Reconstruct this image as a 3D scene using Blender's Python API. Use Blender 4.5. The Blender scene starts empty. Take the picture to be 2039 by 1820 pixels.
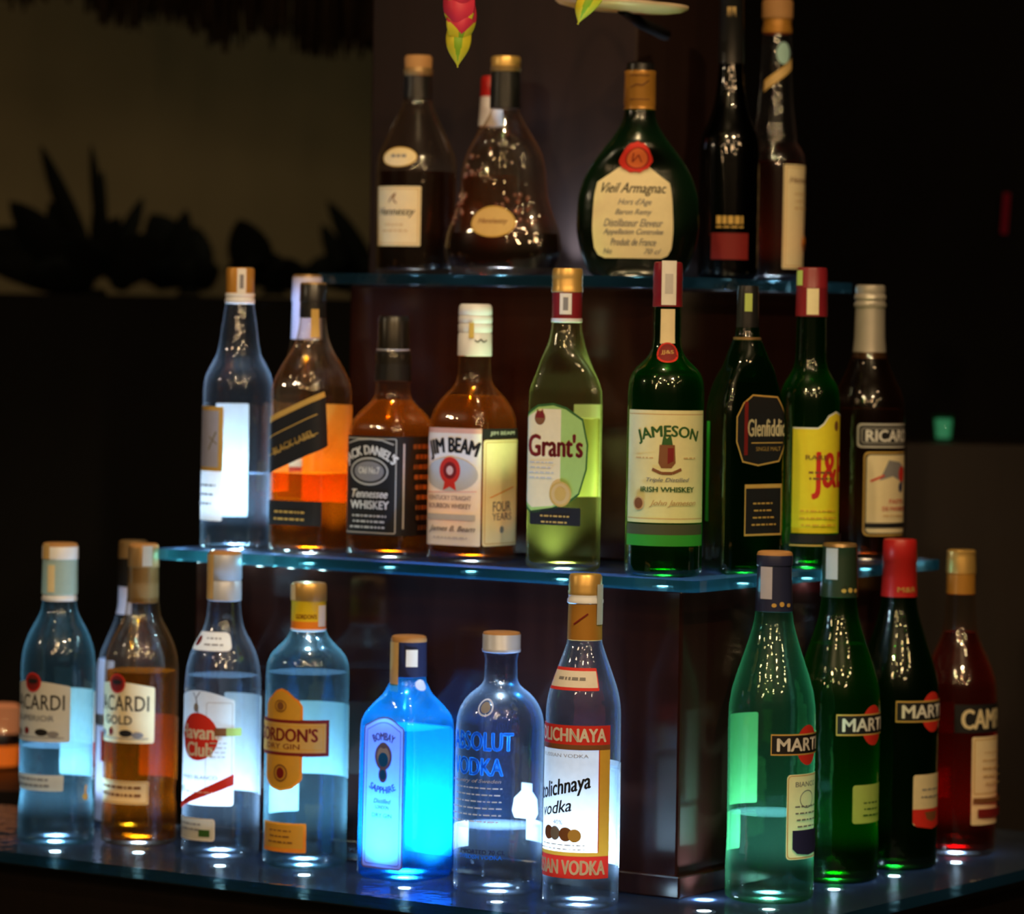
import bpy, bmesh, math, random
from mathutils import Vector, Matrix
random.seed(7)
SC = bpy.context.scene
COL = SC.collection
rad = math.radians

# ------------------------------------------------------------------ camera
FPX = 7600.0                      # focal length in pixels of the 2039 wide frame
PX, PY = 1019.5, 640.0            # principal point (level horizon)
ROLL = rad(1.0)
cam_d = bpy.data.cameras.new('camera')
cam = bpy.data.objects.new('camera', cam_d)
COL.objects.link(cam)
SC.camera = cam
cam_d.sensor_fit = 'HORIZONTAL'
cam_d.sensor_width = 36.0
cam_d.lens = FPX * 36.0 / 2039.0
cam_d.shift_y = -(910.0 - PY) / 2039.0
cam_d.clip_start = 0.05
cam_d.clip_end = 60
cam_d.dof.use_dof = True
cam_d.dof.focus_distance = 3.44
cam_d.dof.aperture_fstop = 5.2
cam.matrix_world = Matrix.Rotation(math.pi / 2, 4, 'X') @ Matrix.Rotation(ROLL, 4, 'Z')

# ------------------------------------------------------------------ world, exposure, room lamps
W = bpy.data.worlds.new('night')
SC.world = W
W.use_nodes = True
W.node_tree.nodes['Background'].inputs[0].default_value = (0.5, 0.45, 0.5, 1)
W.node_tree.nodes['Background'].inputs[1].default_value = 0.0012
SC.view_settings.view_transform = 'Standard'
SC.view_settings.look = 'None'
SC.view_settings.exposure = 0.0
SC.view_settings.gamma = 1.0
SC.cycles.max_bounces = 7
SC.cycles.transparent_max_bounces = 30
SC.cycles.diffuse_bounces = 2
SC.cycles.glossy_bounces = 2
SC.cycles.caustics_reflective = False
SC.cycles.caustics_refractive = False
SC.cycles.sample_clamp_indirect = 3.0

def lamp(name, kind, loc, energy, color, radius=0.03, aim=None, angle=60, blend=0.6):
    d = bpy.data.lights.new(name, kind)
    d.energy = energy
    d.color = color
    d.shadow_soft_size = radius
    if kind == 'SPOT':
        d.spot_size = rad(angle)
        d.spot_blend = blend
    o = bpy.data.objects.new(name, d)
    COL.objects.link(o)
    o.location = loc
    if aim is not None:
        o.rotation_euler = (Vector(aim) - Vector(loc)).to_track_quat('-Z', 'Y').to_euler()
    return o

WARM = (1.0, 0.70, 0.36)
# ceiling downlights on the bar, and the string of small warm bulbs on the guests' side
lamp('downlight', 'SPOT', (0.75, 1.7, 1.45), 90, WARM, 0.03, (0.15, 3.75, -0.12), 34, 0.7)
lamp('downlight', 'SPOT', (-0.55, 1.5, 1.45), 62, WARM, 0.03, (-0.15, 3.75, -0.12), 34, 0.7)
lamp('downlight', 'SPOT', (0.0, 3.3, 1.5), 30, WARM, 0.03, (0.05, 3.75, -0.12), 50, 0.8)
for (x, y, z, e) in [(-1.3, 1.0, 0.75, 5.0), (-0.7, 0.6, 0.95, 6), (-0.2, 1.4, 1.15, 6), (0.35, 0.5, 0.8, 5.0),
                     (0.8, 1.1, 1.0, 6), (1.35, 0.9, 0.7, 5.0), (1.6, 1.9, 0.9, 5), (-1.6, 1.9, 0.95, 4.0),
                     (1.2, 2.5, 1.25, 4.0), (-0.9, 2.6, 1.3, 4.0)]:
    lamp('string_bulb', 'POINT', (x, y, z), e, (1.0, 0.66, 0.34), 0.035)
for k in range(13):
    lamp('string_bulb', 'POINT', (-1.5 + 0.25 * k, 1.9 + 0.5 * math.sin(k * 1.7), 0.62 + 0.25 * math.sin(k * 2.3)), 2.2, (1.0, 0.62, 0.30), 0.02)
lamp('side_bulb', 'SPOT', (-2.3, 3.1, 0.75), 16, (1.0, 0.78, 0.5), 0.05, (0.0, 3.7, -0.1), 44, 0.5)
lamp('wall_lamp', 'POINT', (-0.35, 5.45, 0.42), 0.9, (1.0, 0.82, 0.50), 0.06)

# ------------------------------------------------------------------ materials
MATS = {}
def nodes_of(name):
    m = bpy.data.materials.new(name)
    m.use_nodes = True
    nt = m.node_tree
    nt.nodes.clear()
    out = nt.nodes.new('ShaderNodeOutputMaterial')
    return m, nt, out

def c4(c):
    return (c[0], c[1], c[2], 1.0)

def math_node(nt, op, a, b=None):
    n = nt.nodes.new('ShaderNodeMath')
    n.operation = op
    for i, v in enumerate((a, b)):
        if v is None:
            continue
        if isinstance(v, (int, float)):
            n.inputs[i].default_value = v
        else:
            nt.links.new(v, n.inputs[i])
    return n.outputs[0]

def glass(name, tint, edge=None, haze=0.02, haze_edge=0.35, haze_col=(0.8, 0.9, 1.0), spec=1.0, rough=0.02):
    """thin walled glass: tinted transmission, Schlick gloss, slight scatter that grows at grazing angles"""
    if name in MATS:
        return MATS[name]
    m, nt, out = nodes_of(name)
    N, L = nt.nodes, nt.links
    lw = N.new('ShaderNodeLayerWeight')
    lw.inputs['Blend'].default_value = 0.5
    f = lw.outputs['Facing']
    f2 = math_node(nt, 'POWER', f, 2.5)
    f4 = math_node(nt, 'POWER', f, 4.0)
    f5 = math_node(nt, 'POWER', f, 5.0)
    mix = N.new('ShaderNodeMixRGB')
    L.new(f2, mix.inputs[0])
    mix.inputs[1].default_value = c4(tint)
    mix.inputs[2].default_value = c4(edge if edge else [x * x * 0.7 for x in tint])
    tr = N.new('ShaderNodeBsdfTransparent')
    L.new(mix.outputs[0], tr.inputs[0])
    hz = N.new('ShaderNodeBsdfTranslucent')
    hz.inputs[0].default_value = c4(haze_col)
    df = N.new('ShaderNodeBsdfDiffuse')
    df.inputs[0].default_value = c4(haze_col)
    hm = N.new('ShaderNodeMixShader')
    hm.inputs[0].default_value = 0.25
    L.new(hz.outputs[0], hm.inputs[1])
    L.new(df.outputs[0], hm.inputs[2])
    hf = math_node(nt, 'ADD', math_node(nt, 'MULTIPLY', f4, haze_edge), haze)
    m1 = N.new('ShaderNodeMixShader')
    L.new(hf, m1.inputs[0])
    L.new(tr.outputs[0], m1.inputs[1])
    L.new(hm.outputs[0], m1.inputs[2])
    if spec > 0:
        gl = N.new('ShaderNodeBsdfGlossy')
        gl.inputs['Roughness'].default_value = rough
        gs = N.new('ShaderNodeBsdfGlossy')
        gs.inputs['Roughness'].default_value = 0.26
        no = N.new('ShaderNodeTexNoise')
        no.inputs['Scale'].default_value = 38
        tc = N.new('ShaderNodeTexCoord')
        L.new(tc.outputs['Object'], no.inputs['Vector'])
        bp = N.new('ShaderNodeBump')
        bp.inputs['Strength'].default_value = 0.3
        bp.inputs['Distance'].default_value = 0.004
        L.new(no.outputs[0], bp.inputs['Height'])
        L.new(bp.outputs[0], gl.inputs['Normal'])
        ff = math_node(nt, 'MULTIPLY', math_node(nt, 'ADD', math_node(nt, 'MULTIPLY', f5, 0.85), 0.085), spec)
        m2 = N.new('ShaderNodeMixShader')
        L.new(ff, m2.inputs[0])
        L.new(m1.outputs[0], m2.inputs[1])
        gm = N.new('ShaderNodeMixShader')
        gm.inputs[0].default_value = 0.14
        L.new(gl.outputs[0], gm.inputs[1])
        L.new(gs.outputs[0], gm.inputs[2])
        L.new(gm.outputs[0], m2.inputs[2])
        L.new(m2.outputs[0], out.inputs[0])
    else:
        L.new(m1.outputs[0], out.inputs[0])
    MATS[name] = m
    return m

def paper(name, col, trans=0.12, rough=0.6, grain=0.06):
    """printed paper: diffuse with a little light coming through"""
    if name in MATS:
        return MATS[name]
    m, nt, out = nodes_of(name)
    N, L = nt.nodes, nt.links
    no = N.new('ShaderNodeTexNoise')
    no.inputs['Scale'].default_value = 160
    tc = N.new('ShaderNodeTexCoord')
    L.new(tc.outputs['Object'], no.inputs['Vector'])
    mix = N.new('ShaderNodeMixRGB')
    L.new(no.outputs[0], mix.inputs[0])
    mix.inputs[1].default_value = c4([x * (1 - grain) for x in col])
    mix.inputs[2].default_value = c4([min(1, x * (1 + grain)) for x in col])
    p = N.new('ShaderNodeBsdfPrincipled')
    L.new(mix.outputs[0], p.inputs['Base Color'])
    p.inputs['Roughness'].default_value = rough
    p.inputs['Specular IOR Level'].default_value = 0.25
    t = N.new('ShaderNodeBsdfTranslucent')
    L.new(mix.outputs[0], t.inputs[0])
    ms = N.new('ShaderNodeMixShader')
    ms.inputs[0].default_value = trans
    L.new(p.outputs[0], ms.inputs[1])
    L.new(t.outputs[0], ms.inputs[2])
    L.new(ms.outputs[0], out.inputs[0])
    MATS[name] = m
    return m

def solid(name, col, rough=0.4, metal=0.0, spec=0.5, noise=0.1, scale=60, coat=0.0):
    if name in MATS:
        return MATS[name]
    m, nt, out = nodes_of(name)
    N, L = nt.nodes, nt.links
    no = N.new('ShaderNodeTexNoise')
    no.inputs['Scale'].default_value = scale
    tc = N.new('ShaderNodeTexCoord')
    L.new(tc.outputs['Object'], no.inputs['Vector'])
    mix = N.new('ShaderNodeMixRGB')
    L.new(no.outputs[0], mix.inputs[0])
    mix.inputs[1].default_value = c4([x * (1 - noise) for x in col])
    mix.inputs[2].default_value = c4([min(1, x * (1 + noise)) for x in col])
    p = N.new('ShaderNodeBsdfPrincipled')
    L.new(mix.outputs[0], p.inputs['Base Color'])
    p.inputs['Roughness'].default_value = rough
    p.inputs['Metallic'].default_value = metal
    p.inputs['Specular IOR Level'].default_value = spec
    p.inputs['Coat Weight'].default_value = coat
    L.new(p.outputs[0], out.inputs[0])
    MATS[name] = m
    return m

def wood(name, dark, light, rough=0.25, spec=0.5):
    if name in MATS:
        return MATS[name]
    m, nt, out = nodes_of(name)
    N, L = nt.nodes, nt.links
    tc = N.new('ShaderNodeTexCoord')
    mp = N.new('ShaderNodeMapping')
    mp.inputs['Scale'].default_value = (30, 30, 2.5)
    L.new(tc.outputs['Object'], mp.inputs[0])
    no = N.new('ShaderNodeTexNoise')
    no.inputs['Scale'].default_value = 2.0
    no.inputs['Detail'].default_value = 6
    L.new(mp.outputs[0], no.inputs['Vector'])
    mix = N.new('ShaderNodeMixRGB')
    L.new(no.outputs[0], mix.inputs[0])
    mix.inputs[1].default_value = c4(dark)
    mix.inputs[2].default_value = c4(light)
    p = N.new('ShaderNodeBsdfPrincipled')
    L.new(mix.outputs[0], p.inputs['Base Color'])
    p.inputs['Roughness'].default_value = rough
    p.inputs['Specular IOR Level'].default_value = spec
    L.new(p.outputs[0], out.inputs[0])
    MATS[name] = m
    return m

def emit(name, col, strength):
    if name in MATS:
        return MATS[name]
    m, nt, out = nodes_of(name)
    e = nt.nodes.new('ShaderNodeEmission')
    e.inputs[0].default_value = c4(col)
    e.inputs[1].default_value = strength
    nt.links.new(e.outputs[0], out.inputs[0])
    MATS[name] = m
    return m

LED_COL = (0.62, 0.78, 1.0)
M_LED = emit('led lens', (0.70, 0.83, 1.0), 45.0)
M_RISER = wood('lacquered red brown wood', (0.010, 0.0035, 0.003), (0.024, 0.008, 0.006), 0.16, 0.55)
M_FASCIA = wood('near black counter wood', (0.006, 0.004, 0.003), (0.011, 0.007, 0.005), 0.45, 0.2)
M_BACK = wood('dark back bar wood', (0.013, 0.007, 0.006), (0.024, 0.012, 0.010), 0.5, 0.18)
M_SHELF = glass('shelf plate glass', (0.86, 0.94, 0.93), (0.45, 0.62, 0.62), 0.06, 0.30, (0.22, 0.42, 0.85), 1.0, 0.04)  # blue haze colour stands in for LED glow pooled in the plate
M_EDGE = glass('shelf plate cut edge', (0.10, 0.34, 0.36), (0.05, 0.2, 0.2), 0.085, 0.1, (0.06, 0.40, 0.50), 0.7, 0.1)
M_EDGED = glass('dark plate edge', (0.10, 0.2, 0.2), (0.05, 0.1, 0.1), 0.12, 0.05, (0.03, 0.12, 0.14), 0.7, 0.1)
M_STEEL = solid('brushed steel', (0.5, 0.5, 0.52), 0.35, 1.0)

# ------------------------------------------------------------------ object helpers
def link(name, me, mats, parent=None):
    o = bpy.data.objects.new(name, me)
    for m in mats:
        me.materials.append(m)
    COL.objects.link(o)
    if parent is not None:
        o.parent = parent
    return o

def tag(o, label=None, cat=None, group=None, kind=None):
    if label:
        o['label'] = label
    if cat:
        o['category'] = cat
    if group:
        o['group'] = group
    if kind:
        o['kind'] = kind
    return o

def empty(name, loc, label, cat, group=None):
    o = bpy.data.objects.new(name, None)
    o.empty_display_size = 0.05
    COL.objects.link(o)
    o.location = loc
    return tag(o, label, cat, group)

def bm_obj(name, bm, mats, parent=None, smooth=False):
    me = bpy.data.meshes.new(name)
    bmesh.ops.recalc_face_normals(bm, faces=bm.faces[:])
    bm.to_mesh(me)
    bm.free()
    if smooth:
        for p in me.polygons:
            p.use_smooth = True
    return link(name, me, mats if isinstance(mats, (list, tuple)) else [mats], parent)

def autosmooth(o, ang=35):
    me = o.data
    bm = bmesh.new()
    bm.from_mesh(me)
    for e in bm.edges:
        if len(e.link_faces) == 2 and e.calc_face_angle(0) > rad(ang):
            e.smooth = False
    for f in bm.faces:
        f.smooth = True
    bm.to_mesh(me)
    bm.free()
    return o

def prism(name, pts, z0, z1, mats, parent=None, bevel=0.0, edge_mat=None):
    """vertical prism on a plan outline; side faces may take a second material"""
    bm = bmesh.new()
    lo = [bm.verts.new((p[0], p[1], z0)) for p in pts]
    hi = [bm.verts.new((p[0], p[1], z1)) for p in pts]
    bm.faces.new(lo)
    bm.faces.new(hi)
    n = len(pts)
    for i in range(n):
        f = bm.faces.new((lo[i], lo[(i + 1) % n], hi[(i + 1) % n], hi[i]))
        if edge_mat is not None:
            f.material_index = edge_mat
    if bevel:
        bmesh.ops.bevel(bm, geom=bm.edges[:], offset=bevel, segments=2, affect='EDGES', profile=0.5)
    return bm_obj(name, bm, mats, parent)

def lathe_bm(bm, prof, segs=40, mat=0, cx=0.0, cy=0.0):
    rings = []
    for (r, z) in prof:
        if r < 1e-5:
            rings.append([bm.verts.new((cx, cy, z))])
        else:
            rings.append([bm.verts.new((cx + r * math.sin(2 * math.pi * k / segs), cy - r * math.cos(2 * math.pi * k / segs), z)) for k in range(segs)])
    for a, b in zip(rings[:-1], rings[1:]):
        if len(a) == 1 and len(b) == 1:
            continue
        for k in range(segs):
            k2 = (k + 1) % segs
            if len(a) == 1:
                f = bm.faces.new((a[0], b[k2], b[k]))
            elif len(b) == 1:
                f = bm.faces.new((a[k], a[k2], b[0]))
            else:
                f = bm.faces.new((a[k], a[k2], b[k2], b[k]))
            f.material_index = mat
            f.smooth = True

def tube(bm, pts, radii, segs=10, mat=0):
    """round tube along a 3-D path"""
    rings = []
    for i, p in enumerate(pts):
        p = Vector(p)
        d = (Vector(pts[min(i + 1, len(pts) - 1)]) - Vector(pts[max(i - 1, 0)])).normalized()
        u = d.cross(Vector((0.3, 1, 0.2))).normalized()
        v = d.cross(u)
        r = radii[i] if isinstance(radii, (list, tuple)) else radii
        rings.append([bm.verts.new(p + r * (math.cos(2 * math.pi * k / segs) * u + math.sin(2 * math.pi * k / segs) * v)) for k in range(segs)])
    for a, b in zip(rings[:-1], rings[1:]):
        for k in range(segs):
            f = bm.faces.new((a[k], a[(k + 1) % segs], b[(k + 1) % segs], b[k]))
            f.material_index = mat
            f.smooth = True
    bm.faces.new(rings[0]).material_index = mat
    bm.faces.new(rings[-1]).material_index = mat

# ------------------------------------------------------------------ the stand's own plan coordinates
PHI = rad(34)
E1 = (-math.cos(PHI), math.sin(PHI))     # along the left face, going back
E2 = (math.sin(PHI), math.cos(PHI))      # along the right face, going back
CX, CY = 0.1651, 3.6                      # plan position of the lower riser's near corner
Z_BAR = -0.5419                           # top of the bar's glass
Z_MID = -0.2394
Z_TOP = 0.0473
G = 0.011                                 # plate thickness

def P(a, b):
    return (CX + a * E1[0] + b * E2[0], CY + a * E1[1] + b * E2[1])

def px_of(X, Y, Z):
    x, z = X / Y, Z / Y
    return (PX + FPX * (x * math.cos(ROLL) + z * math.sin(ROLL)), PY - FPX * (-x * math.sin(ROLL) + z * math.cos(ROLL)))

def world_at(px, py, Y):
    x, y = (px - PX) / FPX, -(py - PY) / FPX
    return (Y * (x * math.cos(ROLL) - y * math.sin(ROLL)), Y, Y * (x * math.sin(ROLL) + y * math.cos(ROLL)))

def solve_a(px, b, z):
    lo, hi = -1.0, 3.0
    for _ in range(50):
        m = (lo + hi) / 2
        X, Y = P(m, b)
        if px_of(X, Y, z)[0] > px:
            lo = m
        else:
            hi = m
    return lo

def solve_b(px, a, z):
    lo, hi = -1.0, 3.0
    for _ in range(50):
        m = (lo + hi) / 2
        X, Y = P(a, m)
        if px_of(X, Y, z)[0] < px:
            lo = m
        else:
            hi = m
    return lo

def rounded(a0, b0, a1, b1, r=0.012):
    """plan outline with a rounded near corner"""
    pts = []
    for k in range(7):
        t = k / 6 * math.pi / 2
        pts.append(P(a0 + r - r * math.cos(t), b0 + r - r * math.sin(t)))
    pts += [P(a1, b0), P(a1, b1), P(a0, b1)]
    return pts

def rect(a0, b0, a1, b1):
    return [P(a0, b0), P(a1, b0), P(a1, b1), P(a0, b1)]

# ------------------------------------------------------------------ room shell
FLOOR = -1.60
def boxm(name, x0, y0, z0, x1, y1, z1, m, parent=None, bevel=0.0):
    return prism(name, [(x0, y0), (x1, y0), (x1, y1), (x0, y1)], z0, z1, [m], parent, bevel)
M_WALL = solid('dim olive plaster', (0.38, 0.33, 0.20), 0.9, 0, 0.1, 0.12, 6)
M_DARKWALL = solid('dark panelling', (0.005, 0.0045, 0.005), 0.7, 0, 0.1, 0.2, 8)
M_FLOOR = wood('dark floor boards', (0.010, 0.008, 0.006), (0.02, 0.015, 0.01), 0.6, 0.2)
tag(boxm('floor', -3.2, -1.6, FLOOR - 0.1, 3.2, 6.5, FLOOR, M_FLOOR), kind='structure')
tag(boxm('ceiling', -3.2, -1.6, 1.7, 3.2, 6.5, 1.8, M_DARKWALL), kind='structure')
tag(boxm('wall_back', -3.2, 6.3, FLOOR, 0.06, 6.5, 1.7, M_WALL), kind='structure')
tag(boxm('wall_right', 0.06, 5.0, FLOOR, 3.2, 5.15, 1.7, M_DARKWALL), kind='structure')  # added partition, keeps the background on this side dark
tag(boxm('wall_left', -3.3, -1.6, FLOOR, -3.2, 6.5, 1.7, M_DARKWALL), kind='structure')
tag(boxm('wall_front', -3.2, -1.7, FLOOR, 3.2, -1.6, 1.7, M_DARKWALL), kind='structure')

# ------------------------------------------------------------------ bar counter, risers, pillar, glass plates
A_MID, B_MID = 0.617, 0.462       # far ends of the middle plate
A_TOP, B_TOP = 0.534, 0.510
counter = empty('bar_counter', (*P(0.3, 0.1), FLOOR), 'long dark wooden bar counter under the bottom row of bottles', 'counter')
def keep(o, par):
    """parent without moving"""
    o.parent = par
    o.matrix_parent_inverse = Matrix.Translation(-par.location)
    return o
keep(prism('counter_body', [P(-0.13, -0.14), P(1.1, -0.14), P(1.1, 0.10), P(0.65, 0.10), P(0.65, 0.66), P(-0.13, 0.66)], FLOOR, Z_BAR - G - 0.0006, [M_FASCIA]), counter)
keep(prism('front_rail', rect(-0.150, -0.160, 1.1, -0.141), Z_BAR - 0.075, Z_BAR - G - 0.001, [M_FASCIA], None, 0.003), counter)
keep(prism('side_rail', rect(-0.150, -0.140, -0.131, 0.66), Z_BAR - 0.075, Z_BAR - G - 0.001, [M_FASCIA], None, 0.003), counter)
bar_glass = prism('glass_shelf', (rounded(-0.165, -0.175, 1.1, 0.10)[:-1] + [P(0.65, 0.10), P(0.65, 0.66), P(-0.165, 0.66)]), Z_BAR - G, Z_BAR, [M_SHELF, M_EDGED], None, 0, 1)
tag(bar_glass, 'glass plate on the bar counter carrying the lowest row of bottles', 'shelf', 'glass plates of the stepped bottle display')

riser1 = empty('wooden_riser', (*P(0.3, 0.2), Z_BAR), 'red brown lacquered wooden box carrying the middle glass shelf', 'riser', 'wooden risers of the stepped display')
keep(prism('riser_body', rect(0, 0, A_MID - 0.03, B_MID - 0.03), Z_BAR + 0.0005, Z_MID - G - 0.0005, [M_RISER], None, 0.003), riser1)
keep(prism('plinth', rect(-0.006, -0.006, A_MID - 0.024, B_MID - 0.024), Z_BAR + 0.0004, Z_BAR + 0.022, [M_RISER], None, 0.002), riser1)
mid_glass = prism('glass_shelf', rounded(-0.03, -0.03, A_MID, B_MID), Z_MID - G, Z_MID, [M_SHELF, M_EDGE], None, 0, 1)
tag(mid_glass, 'middle glass shelf with teal edges on the red brown riser', 'shelf', 'glass plates of the stepped bottle display')

riser2 = empty('wooden_riser', (*P(0.35, 0.35), Z_MID), 'dark wooden box on the middle shelf carrying the top glass shelf', 'riser', 'wooden risers of the stepped display')
keep(prism('riser_body', rect(0.135, 0.16, A_TOP - 0.02, B_TOP - 0.03), Z_MID + 0.0005, Z_TOP - G - 0.0005, [M_RISER], None, 0.003), riser2)
top_glass = prism('glass_shelf', rounded(0.105, 0.13, A_TOP, B_TOP), Z_TOP - G, Z_TOP, [M_SHELF, M_EDGED], None, 0, 1)
tag(top_glass, 'highest and shortest glass shelf under the cognac bottles', 'shelf', 'glass plates of the stepped bottle display')

a_end = solve_a(737, 0.325, 0.2)
pillar = empty('wooden_pillar', (*P(0.38, 0.45), Z_TOP), 'tall dark brown wooden pillar rising behind the top row of bottles', 'pillar')
keep(prism('pillar_body', rect(0.265, 0.325, a_end, 0.505), Z_TOP + 0.0005, 1.69, [M_BACK], None, 0.003), pillar)
keep(prism('corner_strip', rect(0.258, 0.480, 0.2645, 0.507), Z_TOP + 0.0005, 0.15, [M_BACK], None, 0.001), pillar)

# ------------------------------------------------------------------ LEDs set flush under the plates
LED_GAIN = 4.8
def led(a, b, zglass, par, power=2.0, cone=96, lens=0.006):
    x, y = P(a, b)
    z = zglass - G
    bm = bmesh.new()
    lathe_bm(bm, [(0.0, z + 0.0004), (lens, z + 0.0004)], 20, 0, x, y)
    lathe_bm(bm, [(lens, z + 0.0002), (lens, z + 0.0007), (lens + 0.004, z + 0.0007), (lens + 0.004, z + 0.0001)], 20, 1, x, y)
    o = bm_obj('led_spot', bm, [M_LED, M_STEEL], None, True)
    keep(o, par)
    l = lamp('led_light', 'SPOT', (x, y, z + 0.0015), power * LED_GAIN, LED_COL, 0.005, (x, y, z + 1.0), cone, 1.0)
    lamp('led_spill', 'POINT', (x, y, z + 0.0015), power * LED_GAIN * 0.008, LED_COL, 0.004)
    return o

# ------------------------------------------------------------------ bottles
def pchip(pts):
    """monotone cubic through (h, r) points"""
    xs = [p[0] for p in pts]
    ys = [p[1] for p in pts]
    n = len(xs)
    d = [(ys[i + 1] - ys[i]) / (xs[i + 1] - xs[i]) for i in range(n - 1)]
    m = [d[0]] + [0.0 if d[i - 1] * d[i] <= 0 else 2 * d[i - 1] * d[i] / (d[i - 1] + d[i]) for i in range(1, n - 1)] + [d[-1]]
    def f(x):
        if x <= xs[0]:
            return ys[0]
        if x >= xs[-1]:
            return ys[-1]
        i = 0
        while xs[i + 1] < x:
            i += 1
        h = xs[i + 1] - xs[i]
        t = (x - xs[i]) / h
        return ((1 + 2 * t) * (1 - t) ** 2 * ys[i] + t * (1 - t) ** 2 * h * m[i] + t * t * (3 - 2 * t) * ys[i + 1] + t * t * (t - 1) * h * m[i + 1])
    return f

FONT_CACHE = {}
def text_geo(s, bold=0.0, shear=0.0, space=1.0):
    key = (s, bold, shear, space)
    if key in FONT_CACHE:
        return FONT_CACHE[key]
    cu = bpy.data.curves.new('t', 'FONT')
    cu.body = s
    cu.offset = bold
    cu.shear = shear
    cu.space_character = space
    cu.resolution_u = 3
    o = bpy.data.objects.new('t', cu)
    COL.objects.link(o)
    dg = bpy.context.evaluated_depsgraph_get()
    me = bpy.data.meshes.new_from_object(o.evaluated_get(dg))
    vs = [(v.co.x, v.co.y) for v in me.vertices]
    fs = [tuple(p.vertices) for p in me.polygons]
    bpy.data.objects.remove(o)
    bpy.data.meshes.remove(me)
    bpy.data.curves.remove(cu)
    x0 = min(v[0] for v in vs); x1 = max(v[0] for v in vs)
    y0 = min(v[1] for v in vs); y1 = max(v[1] for v in vs)
    vs = [((x - (x0 + x1) / 2) / (x1 - x0), (y - (y0 + y1) / 2) / (y1 - y0)) for x, y in vs]
    FONT_CACHE[key] = (vs, fs)
    return vs, fs

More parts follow.
